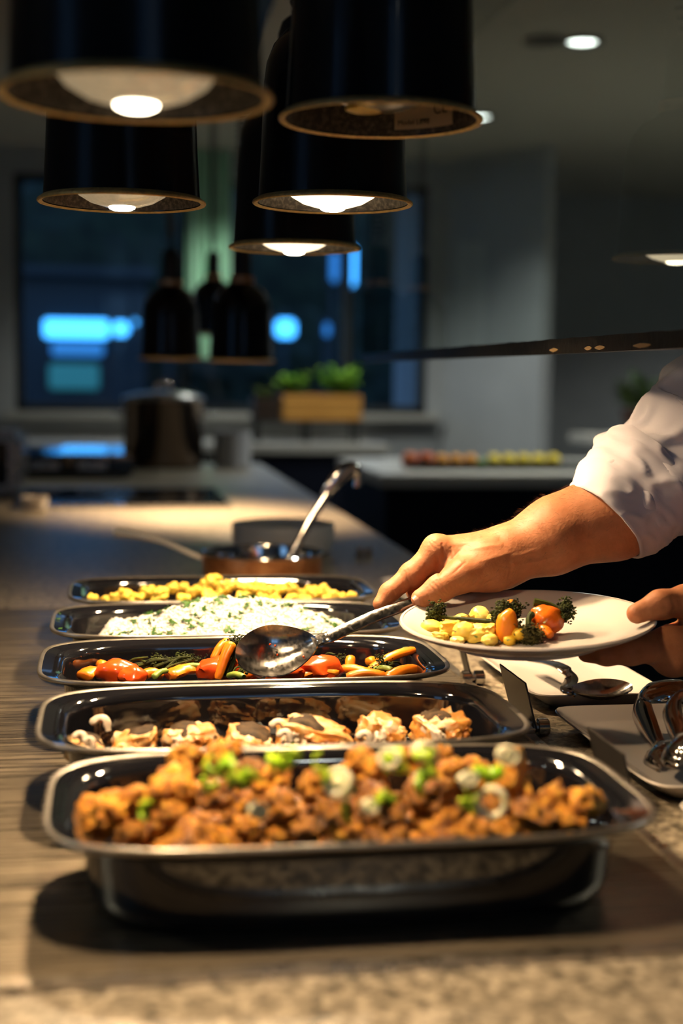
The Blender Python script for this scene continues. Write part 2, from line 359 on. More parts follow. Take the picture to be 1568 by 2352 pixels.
def window_x(name, y0, y1, z0, z1, x):
    w = tag(link(name, None, None, (x, (y0+y1)/2, z0)), kind='structure'); t = .05
    for dy, dz, sy, sz in ((0,t/2,y1-y0,t), (0,z1-z0-t/2,y1-y0,t), (-(y1-y0)/2+t/2,(z1-z0)/2,t,z1-z0), ((y1-y0)/2-t/2,(z1-z0)/2,t,z1-z0)):
        g = G(); g.box((0,dy,dz), (.07,sy,sz), .004); put('window_frame', g, M['frame'], w, smooth=False)
    g = G(); g.box((0,0,(z1-z0)/2), (.008,y1-y0-2*t,z1-z0-2*t)); put('pane', g, M['window'], w, smooth=False)
for i, (a, b, c, d) in enumerate(LW): window_x('window_%d' % (i+2), a, b, c, d, XL-.1)
for i, (xa, xb, ya, yb) in enumerate(SKYL):
    w = tag(link('window_%d' % (i+4), None, None, ((xa+xb)/2,(ya+yb)/2,ZT+.12)), kind='structure')
    g = G(); g.box((0,0,.004),(xb-xa,yb-ya,.008)); put('pane', g, M['window'], w, smooth=False)
    for dx, dy, sx, sy in ((0,-(yb-ya)/2,xb-xa+.1,.05),(0,(yb-ya)/2,xb-xa+.1,.05),(-(xb-xa)/2,0,.05,yb-ya),((xb-xa)/2,0,.05,yb-ya)): g = G(); g.box((dx,dy,.03),(sx,sy,.06),.004); put('window_frame', g, M['frame'], w, smooth=False)
slab('trim_1', (WX0-.05,YB-.10,WZ0-.035), (WX1+.05,YB+.03,WZ0), M['sill'])        # window board
g = G(); g.box((0,0,1.02),(.16,.05,2.04),.006); tag(put('trim_2', g, M['pale_door'], None, (-1.08,YB-.03,0), smooth=False), kind='structure')
# ------------------------------------------------------------------ outdoors
slab('ground', (-9,8.4,-.12), (14,30,-.02), M['ground'])
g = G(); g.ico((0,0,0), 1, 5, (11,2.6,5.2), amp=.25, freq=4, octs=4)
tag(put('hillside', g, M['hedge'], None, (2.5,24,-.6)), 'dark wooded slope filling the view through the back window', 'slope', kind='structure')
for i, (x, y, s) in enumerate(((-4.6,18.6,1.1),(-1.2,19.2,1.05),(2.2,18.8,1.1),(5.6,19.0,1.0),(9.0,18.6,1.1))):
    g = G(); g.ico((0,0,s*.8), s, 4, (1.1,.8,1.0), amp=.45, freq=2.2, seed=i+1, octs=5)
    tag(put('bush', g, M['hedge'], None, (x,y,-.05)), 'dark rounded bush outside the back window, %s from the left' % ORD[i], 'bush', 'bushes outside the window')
pv = thing('pavilion', (-.35,15.6,-.02), 'low dark pavilion with blue lit windows seen through the back window', 'building')
g = G(); g.box((0,.9,1.15),(1.5,1.5,2.3),.02); put('wall', g, M['facade'], pv, smooth=False)
g = G(); g.box((0,.85,2.36),(1.7,1.8,.1),.02); put('roof', g, M['facade'], pv, smooth=False)
for x0, y0, x1, y1, m in ((100,732,250,778,'blue_lit'),(118,787,238,818,'blue_dim'),(112,835,228,895,'teal_dim')):
    a, b = ony(x0,y0,15.7), ony(x1,y1,15.7); z0, z1 = sorted((a.z,b.z))
    g = G(); g.box(((a.x+b.x)/2+.35, .12, (z0+z1)/2+.02), (b.x-a.x,.06,z1-z0), .02); put('lit_window', g, M[m], pv, smooth=False)
def lit(name, label, cat, x0, y0, x1, y1, Y, m):
    a, b = ony(x0,y0,Y), ony(x1,y1,Y); z0, z1 = sorted((a.z,b.z)); cx = (a.x+b.x)/2
    t = thing(name, (cx,Y,-.02), label, cat)
    g = G(); g.box((0,0,(z0+z1)/2+.02),(abs(b.x-a.x),.12,z1-z0),.03); put('lens', g, M[m], t)
    g = G(); g.tube([(0,.12,0),(0,.12,z1+.06)], .03, 8); put('post', g, M['facade'], t)
    g = G(); g.box((0,.09,(z0+z1)/2+.02),(abs(b.x-a.x)+.06,.06,z1-z0+.06),.01); put('housing', g, M['facade'], t)
lit('garden_lamp', 'small round blue garden light just right of the pavilion', 'garden light', 258,738,296,772,14.6,'blue_lit')
lit('garden_lamp', 'tiny blue garden light, second to the right of the pavilion', 'garden light', 302,732,318,748,14.9,'blue_lit')
lit('garden_lamp', 'oval blue garden light behind the hanging lamp on the left', 'garden light', 374,734,403,776,15.1,'blue_lit')
lit('garden_lamp', 'faint blue garden light right of the oval one', 'garden light', 416,750,436,772,15.0,'blue_dim')
lit('lit_sign', 'square blue lit sign right of the big far lamp', 'sign', 633,733,678,776,14.8,'blue_lit')
lit('light_column', 'thin blue light column outdoors, left one of two', 'light column', 760,575,776,650,15.2,'blue_dim')
lit('light_column', 'thin bright blue light column outdoors, right one of two', 'light column', 798,565,815,660,15.0,'blue_lit')
lit('light_column', 'small low blue light strip outdoors below the columns', 'light column', 745,740,757,775,14.7,'blue_dim')
# pale curtain inside the back window
g = G(); rings = []
a0, a1 = ony(428,400,8.03), ony(532,400,8.03)
for i in range(60):
    t = i/59; x = a0.x + (a1.x-a0.x)*t; y = 8.03 + .022*math.sin(t*38)+.012*math.sin(t*17+1)
    rings.append([(x, y+d, z) for d, z in ((0,1.35),(0,2.498),(.004,2.498),(.004,1.35))])
g.loft(rings)
tag(put('curtain', g, M['mint']), 'narrow pale green curtain hanging in the back window', 'curtain')

# ------------------------------------------------------------------ counters
def counter(name, x0, x1, y0, y1, z, th, m, label):
    g = G(); g.box((0,0,-th/2),(x1-x0,y1-y0,th),.006)
    return tag(put(name, g, m, None, ((x0+x1)/2,(y0+y1)/2,z), smooth=False), label, 'worktop')
def cabinet(name, x0, x1, y0, y1, z, label, doors):
    t = thing(name, ((x0+x1)/2,(y0+y1)/2,0), label, 'cabinet')
    g = G(); g.box((0,0,z/2+.04),(x1-x0,y1-y0,z-.08)); put('carcass', g, M['navy'], t, smooth=False)
    g = G(); g.box((0,0,.04),(x1-x0-.1,y1-y0-.1,.08)); put('plinth', g, M['frame'], t, smooth=False)
    if doors == 'x':
        n = max(1, int((y1-y0)/.6)); w = (y1-y0)/n
        for i in range(n):
            g = G(); g.box(((x1-x0)/2+.008, -(y1-y0)/2+w*(i+.5), z/2+.04),(.016,w-.012,z-.1),.003); put('door', g, M['navy'], t, smooth=False)
    else:
        n = max(1, int((x1-x0)/.6)); w = (x1-x0)/n
        for i in range(n):
            g = G(); g.box((-(x1-x0)/2+w*(i+.5), -(y1-y0)/2-.008, z/2+.04),(w-.012,.016,z-.1),.003); put('door', g, M['navy'], t, smooth=False)
    return t
CEX = .612
counter('worktop', -.95, CEX, .35, 5.82, CT, .04, M['granite'], 'long speckled granite worktop carrying the dishes')
cabinet('serving_counter', -.90, CEX-.05, .42, 5.77, CT-.041, 'long dark navy cabinet under the speckled granite worktop', 'x')
counter('worktop', -1.3, 1.47, 7.42, 8.14, .90, .05, M['worktop'], 'pale worktop under the back window with the planter')
cabinet('back_cabinet', -1.28, 1.45, 7.47, 8.13, .849, 'dark navy cabinet under the pale worktop at the window', 'y')
counter('worktop', 1.005, 3.4, 5.22, 6.30, .895, .05, M['worktop'], 'pale worktop with the row of fruit on it')
cabinet('fruit_cabinet', 1.03, 3.38, 5.27, 6.28, .844, 'dark navy cabinet under the fruit worktop', 'y')
counter('worktop', 2.35, 4.4, 6.75, 7.1, .985, .05, M['worktop'], 'pale narrow ledge behind the fruit with a potted plant')
cabinet('ledge_cabinet', 2.62, 4.38, 6.78, 7.08, .934, 'dark cabinet under the narrow plant ledge', 'y')

# warming plate set in the granite, with a satin frame
PX0, PX1, PY0, PY1 = -.62, .410, .828, 2.19
wp = thing('warming_plate', ((PX0+PX1)/2,(PY0+PY1)/2,CT), 'brushed dark steel warming plate under the five black dishes', 'warming plate')
g = G(); g.box((0,0,.0012),(PX1-PX0,PY1-PY0,.0024)); put('surface', g, M['plate_steel'], wp, smooth=False)
hx, hy = (PX1-PX0)/2, (PY1-PY0)/2
for c, d in (((0,-hy-.005),(2*hx+.024,.012)), ((0,hy+.005),(2*hx+.024,.010)), ((hx+.006,0),(.012,2*hy)), ((-hx-.006,0),(.012,2*hy))):
    g = G(); g.box((c[0],c[1],.002),(d[0],d[1],.004),.001); put('frame_strip', g, M['trim_steel'], wp, smooth=False)
ZP = CT + .0026

# ------------------------------------------------------------------ black serving dishes
A_, B_, ZR = .21, .1178, .064                         # half length, half width, rim height above the plate
def dish_mesh():
    g = G(); r = []
    P_ = [(.045,.032,.0045,3.2),(.039,.026,.0068,3.4),(.034,.0195,.010,3.6),(.0302,.0163,.0155,3.7),(.0298,.0159,.0185,3.7),(.0290,.0150,.029,3.8),(.0280,.0140,.042,3.9),(.0272,.0132,ZR-.0125,3.9),(.0270,.0130,ZR-.0095,3.9),(.0266,.0126,ZR-.0085,3.9),(.026,.012,ZR-.0068,4.0),(.0235,.0105,ZR-.0038,4.1),
          (.0135,.0065,ZR-.0022,4.4),(.004,.003,ZR-.0004,4.5)]
    r = [se(.02,.012,.0045,3.0), se(.10,.05,.0045,3.1)] + [se(A_-a,B_-b,z,n) for a,b,z,n in P_]
    g.loft(r, True, False)
    Q = [(.0045,.0034,ZR-.005,4.5),(.016,.008,ZR-.0075,4.3),(.0255,.0125,ZR-.012,4.1),(.0258,.0128,ZR-.0145,4.1),(.0275,.0142,ZR-.03,4.0),(.0286,.0152,.018,3.9),(.0290,.0156,.0145,3.9),(.032,.0185,.005,3.8),(.038,.025,.0008,3.7),(.046,.033,0,3.6)]
    g2 = [se(A_-a,B_-b,z,n) for a,b,z,n in Q]; g.loft(g2, False, True)
    return g
def rim_mesh():
    g = G(); P_ = [(.005,.0038,ZR-.0006),(.0025,.0022,ZR+.0008),(.0006,.0008,ZR+.0004),(0,0,ZR-.001),(.0006,.0008,ZR-.0032),(.0045,.0034,ZR-.0052)]
    rs = [se(A_-a,B_-b,z,4.5) for a,b,z in P_]; rs.append(rs[0]); g.loft(rs, False, False); return g
DISH_L = ['nearest black dish, heaped with fried chicken', 'second nearest black dish, holding pieces of fish', 'middle black dish, holding roast carrots and broccolini',
          'black dish heaped with white rice and parsley', 'farthest black dish, filled with yellow cauliflower']
DC = [(.1643,.9755),(.1475,1.2167),(.1369,1.4641),(.1395,1.71),(.1532,1.9534)]
dm, rm = dish_mesh().mesh('dish_body', M['enamel']), rim_mesh().mesh('dish_rim', M['enamel_rim'])
DISH = []
for i, (x, y) in enumerate(DC):
    o = link('serving_dish', dm, None, (x,y,ZP)); tag(o, DISH_L[i], 'dish', 'black enamel serving dishes in a row'); link('rim', rm, o); DISH.append(o)
ZRIM = ZP + ZR

# ------------------------------------------------------------------ heat lamps
def coil(p0, p1, r, turns, n=9):
    out = []; p0, p1 = Vector(p0), Vector(p1); N_ = turns*n
    for i in range(N_+1):
        t = i/N_; e = min(1, t*14, (1-t)*14); a = 2*math.pi*i/n
        out.append(p0.lerp(p1, t) + Vector((math.cos(a)*r*e, math.sin(a)*r*e, 0)))
    return out
def heat_lamp(x, y, z, on, label, bulb='bulb_on', power=1.0, up=0., cone=140):
    t = thing('heat_lamp', (x,y,z), label, 'lamp', 'black hanging heat lamps over the counter')
    g = G(); g.lathe([(.0795,.001),(.0785,.012),(.0765,.05),(.0745,.10),(.0735,.125),(.071,.145),(.064,.163),(.052,.177),(.036,.187),(.030,.192),(.028,.21)], 64)
    put('shade', g, M['lamp_black'], t)
    g = G(); g.lathe([(.0795,.001),(.0838,-.0006),(.0850,.0004),(.0852,.0018),(.0845,.0030),(.0800,.0060)], 64); put('lip', g, M['lamp_lip'] if power >= 0 else M['lamp_black'], t)
    g = G(); g.lathe([(.0790,.002),(.0765,.012),(.0745,.05),(.0725,.10),(.0700,.13),(.060,.15),(.040,.16),(.012,.165)], 64, False, True); put('reflector', g, M['lamp_inner'], t)
    g = G(); g.lathe([(.030,.192),(.0305,.200),(.030,.208)], 32); put('collar', g, M['copper'], t)
    g = G(); g.lathe([(.024,.205),(.023,.27),(.018,.285),(.010,.292)], 32, True, True); put('socket', g, M['rubber'], t)
    b = G(); b.lathe([(.004,-.004),(.018,-.003),(.032,.001),(.044,.008),(.052,.018),(.0545,.030),(.051,.048),(.036,.088),(.020,.12),(.016,.16)], 48, True, True)
    bo = put('bulb', b, M[bulb] if on else M['bulb_off'], t, (0,0,up))
    c = G()
    if on: c.lathe([(.002,-.0075),(.009,-.0070),(.013,-.0052),(.014,-.0025)], 28, True, True); put('filament', c, M['bulb_core'], bo)
    else: c.lathe([(.002,-.0050),(.012,-.0042),(.017,-.0025),(.017,.002)], 28, True, True, c=(-.012,.004)); put('coating', c, M['bulb_yellow'], bo)
    H = 2.30 - z
    g = G(); g.tube(coil((0,0,.29),(0,0,H),.013,max(8,int((H-.29)*75))), .0028, 5); put('cord', g, M['rubber'], t)
    if on:
        l = bpy.data.lights.new('lamp_light', 'SPOT'); l.energy = LAMP_W*power; l.color = (1,.70,.40); l.spot_size = math.radians(cone); l.spot_blend = .8; l.shadow_soft_size = .022
        link('lamp_light', l, t, (0,0,-.014))
    return t
heat_lamp(.017,.914,1.430,True,'nearest lit heat lamp, large at the upper left corner', 'bulb_dim', power=1.25)
hl2 = heat_lamp(.223,1.187,1.471,False,'unlit heat lamp with a sticker inside its shade', up=.012)
heat_lamp(.013,1.487,1.432,True,'lit heat lamp on the left, behind the nearest one', 'bulb_dim', power=1.15, cone=158)
heat_lamp(.234,1.515,1.441,True,'lit heat lamp just behind the unlit one, above the rice', power=1.2)
heat_lamp(.236,1.849,1.423,True,'lit heat lamp at the far end of the dishes', power=1.1)
heat_lamp(.323,3.55,1.294,True,'low black heat lamp above the hob, hanging before the planter', 'bulb_dim', power=1.9, up=.03, cone=114)
heat_lamp(.160,3.82,1.30,True,'low black heat lamp above the hob, left of the other low one', 'bulb_dim', power=1.9, up=.03, cone=114)
heat_lamp(.36,5.05,1.40,False,'farthest black heat lamp with a long coiled cord')
# sticker inside the unlit shade
ang = math.radians(47); rr = .0752
st = G(); pts0, pts1 = [], []
for k in range(9):
    a = ang + math.radians(-23 + 46*k/8)
    pts0.append((math.cos(a)*rr, math.sin(a)*rr, .006)); pts1.append((math.cos(a)*(rr-.0018), math.sin(a)*(rr-.0012), .036))
st.add(pts0+pts1, [(k,k+1,10+k,9+k) for k in range(8)]); so = put('sticker', st, M['sticker'], hl2); so['label'] = 'buff approval sticker inside the shade'
def text(body, size, parent, loc, rotz, m, tilt=math.radians(90)):
    c = bpy.data.curves.new('lettering', 'FONT'); c.body = body; c.size = size; c.extrude = .0001; c.align_x = 'CENTER'; c.materials.append(m)
    o = bpy.data.objects.new('lettering', c); COL.objects.link(o); dg = bpy.context.evaluated_depsgraph_get(); me = bpy.data.meshes.new_from_object(o.evaluated_get(dg)); bpy.data.objects.remove(o)
    return link('lettering', me, parent, loc, (tilt,0,rotz))
for body, size, da, z in (('CE', .014, -13, .0165), ('Model L898', .0062, 9, .0095), ('BCS', .007, 9, .024)):
    a = ang + math.radians(da); R_ = rr-.0030
    text(body, size, so, (math.cos(a)*R_, math.sin(a)*R_, z), a-math.pi/2, M['ink'])
# ceiling rail the lamps hang from
rl = thing('lamp_rail', (.17,3.0,2.30), 'black ceiling rail the heat lamps hang from', 'rail')
g = G(); g.box((0,0,.03),(.58,5.2,.06),.005); put('channel', g, M['lamp_black'], rl, smooth=False)
for dy in (-2.2,0,2.2): g = G(); g.tube([(0,dy,.06),(0,dy,.20)], .012, 12); put('hanger', g, M['lamp_black'], rl)
# ceiling downlights
def downlight(x, y, on, label):
    t = thing('downlight', (x,y,ZT), label, 'ceiling light')
    g = G(); g.lathe([(.075,-.001),(.078,-.012),(.060,-.014),(.056,-.002)], 40); put('bezel', g, M['frame'], t)
    g = G(); g.lathe([(.001,-.004),(.05,-.006),(.057,-.003)], 40, True, False); put('lens', g, M['downlight'] if on else M['frame'], t)
    if on:
        l = bpy.data.lights.new('downlight_light','SPOT'); l.energy = DOWN_W; l.color = (.95,1,.92); l.spot_size = math.radians(130); l.spot_blend = .6; l.shadow_soft_size = .05
        link('downlight_light', l, t, (0,0,-.02))
p = onz(1337,92,ZT); downlight(p.x,p.y,True,'lit round downlight in the ceiling, upper right')
p = onz(1250,90,ZT); downlight(p.x,p.y,False,'unlit black downlight beside the lit one')
p = onz(1100,265,ZT); downlight(p.x,p.y,True,'small lit downlight peeking past the unlit lamp')
for x, y in ((-1.9,1.2),(2.2,1.5),(3.3,5.4),(-1.6,5.6),(.6,-1.6),(.75,7.35),(2.45,5.5),(4.1,7.7)): downlight(x,y,True,'ceiling downlight out over the room, %s' % {-1.9:'added fill left of the counter',2.2:'added fill right of the glass guard',3.3:'added fill above the plant ledge',-1.6:'added fill left of the far lamps',.6:'added fill behind the camera',.75:'above the planter at the window',2.45:'added fill above the fruit worktop',4.1:'added fill in the alcove right of the pier'}[x])  # unseen downlights added to brighten the room, save the one above the planter

# ------------------------------------------------------------------ sneeze guard
GX = .50
sg = thing('sneeze_guard', (GX,1.55,1.288), 'tall glass sneeze guard hanging over the counter edge', 'glass screen')
g = G(); g.box((0,0,.50),(.008,2.5,.98)); put('pane', g, M['guard'], sg, smooth=False)
g = G(); yy = [-1.25 + 2.5*i/120 for i in range(121)]
g.loft([[(-.0062,y,.0),(.0062,y,.0),(.0062,y,.0165+.0008*noise.noise(Vector((y*30,0,3)))),(-.0062,y,.0165+.0012*noise.noise(Vector((y*25,5,0))))] for y in yy]); put('edge_trim', g, M['black_trim'], sg, auto=30)
for dy in (-1.0,1.0): g = G(); g.tube([(0,dy,.94),(0,dy,1.212)], .009, 12); put('hanger_rod', g, M['chrome'], sg)
for i, (px, w_) in enumerate(((1285,.030),(1365,.022),(1392,.03),(1490,.045))):
    v = ray(px,792); yv = EYE + v*(GX/v.x); y0 = yv.y-1.55
    g = G(); n = 9; ring = []
    for k in range(n):
        t = k/(n-1); a = .0018*math.sin(math.pi*t)*(1+.5*noise.noise(Vector((px+k*1.7,0,0))))
        ring.append([(-.0066,y0+w_*(t-.5),.004-a),(-.0074,y0+w_*(t-.5),.004-a),(-.0070,y0+w_*(t-.5),.0044+a*.8+.0006)])
    g.loft(ring); put('tape_scrap', g, M['tape'], sg)

# ------------------------------------------------------------------ white platters on the right
def platter(y0, y1, label):
    x0, x1 = .449, .606; hx_, hy_ = (x1-x0)/2, (y1-y0)/2
    g = G(); n = 9
    rs = [se(.01,.02,.0065,5), se(hx_-.026,hy_-.028,.0065,n-2), se(hx_-.020,hy_-.021,.0085,n), se(hx_-.004,hy_-.004,.0185,n), se(hx_-.001,hy_-.001,.0195,n), se(hx_,hy_,.0183,n), se(hx_-.003,hy_-.003,.0155,n), se(hx_-.022,hy_-.022,.003,n), se(hx_-.026,hy_-.026,0,n)]
    g.loft(rs)
    return tag(put('platter', g, M['china'], None, ((x0+x1)/2,(y0+y1)/2,CT+.0005)), label, 'platter', 'white rectangular platters along the counter edge')
platter(.80,1.075,'white rectangular platter nearest the camera, at the lower right edge')
platter(1.108,1.404,'white rectangular platter with the steel tongs on it')
platter(1.452,1.745,'white rectangular platter with a spoon on it, under the round plate')
platter(2.05,2.36,'white rectangular platter beside the farthest dish')

# ------------------------------------------------------------------ sign holders
def sign_holder(x, y, label, lean, wid=.105):
    t = thing('sign_holder', (x,y,CT), label, 'sign holder', 'chrome clip sign holders beside the dishes')
    for s in (-1, 1):
        g = G(); n = 28; x0, x1 = (.0018*s, .0135*s)
        rs = [[(xx, math.cos(2*math.pi*j/n)*rr_, .0088+math.sin(2*math.pi*j/n)*rr_) for j in range(n)] for xx, rr_ in ((x0,.0080),(x0+.0006*s,.0088),(x1-.001*s,.0088),(x1,.0078))]
        g.loft(rs); put('chrome_barrel', g, M['chrome'], t)
    g = G(); g.tube([(-.003,0,.0088),(.003,0,.0088)], .005, 12); put('pin', g, M['dull_steel'], t)
    g = G(); h = .050; g.box((0,wid*.36,.010+h/2),(.0018,wid,h),.0006); b = put('sign_board', g, M['sign'], t, (0,0,0), (0,math.radians(lean),0), smooth=False)
    return t
sign_holder(.420,1.600,'chrome clip with a small dark board beside the carrot dish',-14,.030)
sign_holder(.424,1.362,'chrome clip with a dark board beside the fish dish',-15,.095)
sign_holder(.425,1.090,'dark board in a clip behind the nearest dish, before the tongs',-14,.088)
c = thing('sign_holder', (.50,2.78,CT), 'small empty chrome clip beside the grey bowl', 'sign holder')
for s in (-1,1):
    g = G(); g.tube([(.002*s,0,.010),(.016*s,0,.010)], .010, 20); put('chrome_barrel', g, M['chrome'], c)

# ------------------------------------------------------------------ behind the dishes: saucepan, bowl, hob, pots
pn = thing('saucepan', (.262,2.45,CT+.0005), 'copper saucepan with a long steel handle behind the yellow dish', 'saucepan')
g = G(); g.lathe([(.001,0),(.094,0),(.100,.004),(.1035,.012),(.1040,.050)], 64); put('body', g, M['copper'], pn)
g = G(); g.lathe([(.1040,.050),(.1065,.0525),(.1055,.0545),(.1015,.0535),(.1000,.048),(.0985,.010),(.094,.006),(.001,.005)], 64); put('lining', g, M['chrome'], pn)
hp = bez([(-.098,.0,.040),(-.125,.012,.050),(-.165,.035,.066),(-.205,.060,.076),(-.250,.090,.080)], 30)
g = G(); g.tube(hp, [.0055]*6+[.006+.0085*min(1,max(0,(i-8)/18)) for i in range(len(hp)-6)], 12, .8); put('handle', g, M['satin'], pn)
for s in (-.008,.008): g = G(); g.ico((-.1045,s,.040),.0042,2); put('rivet', g, M['chrome'], pn)
# spoon standing in the pan
sp0 = thing('ladle', (.300,2.44,CT+.010), 'steel ladle standing in the copper saucepan', 'ladle')
hp = bez([(-.005,-.01,.010),(.022,.0,.058),(.050,.012,.105),(.078,.02,.145)], 24)
g = G(); g.tube(hp, [.0075]*len(hp), 10, .45, up=(0,1,0)); put('handle', g, M['chrome'], sp0)
hk = bez([(.070,.02,.138),(.090,.022,.166),(.112,.025,.186),(.128,.026,.186),(.132,.027,.170),(.130,.027,.156)], 26)
g = G(); g.tube(hk, [.0085+.006*math.sin(math.pi*min(1,i/18)) if i < 18 else .008 for i in range(len(hk))], 10, .35, up=(0,1,0)); put('hook', g, M['chrome'], sp0)
g = G(); g.lathe([(.001,0),(.018,.003),(.028,.012),(.031,.022),(.029,.022),(.026,.013),(.016,.005),(.001,.002)], 32); put('bowl', g, M['chrome'], sp0, (-.012,-.012,-.003))
bw = thing('bowl', (.348,2.86,CT+.0005), 'grey stoneware bowl behind the copper saucepan', 'bowl')
g = G(); g.lathe([(.001,.0),(.085,0),(.098,.008),(.104,.03),(.105,.060),(.1035,.062),(.101,.060),(.099,.03),(.09,.010),(.001,.008)], 56); put('body', g, M['china_grey'], bw)
g = G(); g.lathe([(.001,.047),(.06,.046),(.0995,.044)], 40); put('contents', g, M['leaf_dark'], bw)

hb = thing('hob', (.035,4.14,CT+.0002), 'black glass induction hob set in the far worktop', 'hob')
g = G(); g.box((0,0,.004),(.575,.56,.008),.002); put('glass_top', g, M['hob'], hb, smooth=False)
for s, sx, sy, dx, dy in ((0,.585,.012,0,-.284),(1,.585,.012,0,.284),(2,.012,.56,-.29,0),(3,.012,.56,.29,0)):
    g = G(); g.box((dx,dy,.0045),(sx,sy,.009),.002); put('frame_strip', g, M['dull_steel'], hb, smooth=False)
ck = thing('ramekin', (-.195,3.80,CT+.0005), 'small pale ramekin at the front left corner of the hob', 'ramekin')
g = G(); g.lathe([(.001,0),(.026,0),(.031,.003),(.036,.032),(.037,.035),(.034,.034),(.030,.008),(.001,.006)], 32); put('body', g, M['china'], ck)

gr = thing('griddle', (-.12,5.20,CT+.0005), 'dark griddle with a mirror-like top reflecting blue light', 'griddle')
g = G(); g.box((0,0,.045),(.40,.52,.075),.01); put('body', g, M['hob'], gr)
g = G(); g.box((.055,0,.0845),(.22,.50,.004),.0015); put('polished_top', g, M['chrome'], gr, rot=(math.radians(.6),0,0), smooth=False)
for dx in (-.1,.06): g = G(); g.box((dx,-.262,.045),(.10,.006,.03),.003); put('control_panel', g, M['dull_steel'], gr, smooth=False)
for dx in (-.17,.17):
    for dy in (-.22,.22): g = G(); g.tube([(dx,dy,0),(dx,dy,.01)], .014, 14); put('foot', g, M['rubber'], gr)
ap = thing('appliance', (-.42,4.35,CT+.0005), 'dark grey boxy appliance at the left edge of the far worktop', 'appliance')
g = G(); g.box((0,0,.10),(.34,.36,.18),.02); put('housing', g, M['dull_steel'], ap)
g = G(); g.box((0,-.182,.10),(.26,.006,.12),.003); put('door', g, M['hob'], ap, smooth=False)
for dx in (-.13,.13):
    for dy in (-.13,.13): g = G(); g.tube([(dx,dy,0),(dx,dy,.012)], .012, 12); put('foot', g, M['rubber'], ap)

sp = thing('stock_pot', (.205,5.55,CT+.0005), 'tall dark steel stock pot at the far end of the worktop', 'pot')
g = G(); g.lathe([(.001,0),(.140,0),(.150,.008),(.153,.03),(.153,.25),(.156,.255),(.156,.262)], 56); put('body', g, mat('smoky_steel',(.20,.15,.12),.09,1.), sp)
g = G(); g.lathe([(.157,.262),(.158,.268),(.150,.274),(.10,.288),(.03,.296),(.001,.297)], 56); put('lid', g, M['dull_steel'], sp)
g = G(); g.tube(bez([(-.03,0,.295),(-.022,0,.318),(.022,0,.318),(.03,0,.295)],16), .007, 10); put('lid_handle', g, M['chrome'], sp)
for s in (-1,1): g = G(); g.tube(bez([(s*.152,-.04,.20),(s*.182,-.025,.205),(s*.182,.025,.205),(s*.152,.04,.20)],16), .007, 10); put('handle', g, M['chrome'], sp)
bn = thing('canister', (.475,5.58,CT+.0005), 'pale grey canister right of the stock pot', 'canister')
g = G(); g.lathe([(.001,0),(.066,0),(.070,.004),(.074,.13),(.076,.140),(.072,.140),(.068,.01),(.001,.008)], 40); put('body', g, M['white_plastic'], bn)

# planter crates with herbs on a black stand
stn = thing('crate_stand', (1.055,7.72,.9005), 'black metal stand carrying two herb crates at the window', 'stand')
for dx in (-.27,.0,.27):
    for dy in (-.10,.10): g = G(); g.box((dx,dy,.055),(.018,.018,.11),.002); put('leg', g, M['frame'], stn, smooth=False)
g = G(); g.box((0,0,.114),(.60,.24,.010),.002); put('shelf', g, M['frame'], stn, smooth=False)
def crate(x, w, h, m, label):
    t = thing('planter_crate', (x,7.72,1.020), label, 'planter')
    n = 3; hh = h/n
    for i in range(n):
        for dy in (-.105,.105): g = G(); g.box((0,dy,hh*(i+.5)),(w,.012,hh-.005),.002); put('board', g, m, t, smooth=False)
        for dx in (-w/2+.006,w/2-.006): g = G(); g.box((dx,0,hh*(i+.5)),(.012,.198,hh-.005),.002); put('board', g, m, t, smooth=False)
    g = G(); g.box((0,0,.006),(w-.03,.195,.010)); put('bottom_board', g, m, t, smooth=False)
    g = G(); g.box((0,0,h*.5),(w-.03,.19,h*.72),.01); put('soil', g, M['crate_dark'], t)
    return t
crate(1.135,.425,.140,M['crate'],'orange-brown pine crate of green herbs at the window')
crate(.835,.140,.125,M['crate_dark'],'small dark crate left of the pine herb crate')
def leafy(name, x, y, z, h, spread, n, m, label, leaf=.035, seed=1):
    t = thing(name, (x,y,z), label, 'plant'); R = random.Random(seed)
    st_ = G(); lf = G()
    for i in range(n):
        a = R.random()*6.283; rr_ = spread*math.sqrt(R.random()); hh = h*(.45+.55*R.random())
        tip = Vector((math.cos(a)*rr_, math.sin(a)*rr_*.7, hh)); b = Vector((math.cos(a)*rr_*.4, math.sin(a)*rr_*.3, 0))
        st_.tube([b, b.lerp(tip,.5)+Vector((0,0,.01)), tip], .0018, 5)
        for k in range(5):
            q = b.lerp(tip, .45+.55*k/4); d = Vector((R.uniform(-1,1),R.uniform(-1,1),R.uniform(-.2,.8))).normalized(); L_ = leaf*R.uniform(.6,1.1)
            s_ = d.cross(Vector((0,0,1))).normalized()*L_*.38; up = d.cross(s_).normalized()*L_*.12
            lf.add([q, q+d*L_*.5+s_, q+d*L_, q+d*L_*.5-s_, q+d*L_*.5+up], [(0,1,4),(1,2,4),(2,3,4),(3,0,4)])
    put('stem', st_, M['bean'], t); tag(put('foliage', lf, m, t, auto=None), kind='stuff'); return t
leafy('herb_plant',.985,7.72,1.142,.13,.10,34,M['herb'],'bright green bushy herb in the left half of the pine crate',.045,3)
leafy('herb_plant',1.245,7.72,1.142,.16,.12,44,M['herb'],'bright lime green herb in the right half of the pine crate',.048,4)
leafy('herb_plant',.835,7.72,1.129,.06,.05,14,M['bean'],'sparse low herb in the small dark crate',.03,5)
pp = thing('plant_pot', (2.66,6.90,.9855), 'brown clay pot on the ledge above the fruit', 'pot')
g = G(); g.lathe([(.001,0),(.070,0),(.095,.10),(.100,.10),(.102,.125),(.092,.125),(.085,.02),(.001,.015)], 36); put('body', g, M['terracotta'], pp)
g = G(); g.lathe([(.001,.105),(.088,.103)], 30); put('soil', g, M['crate_dark'], pp)
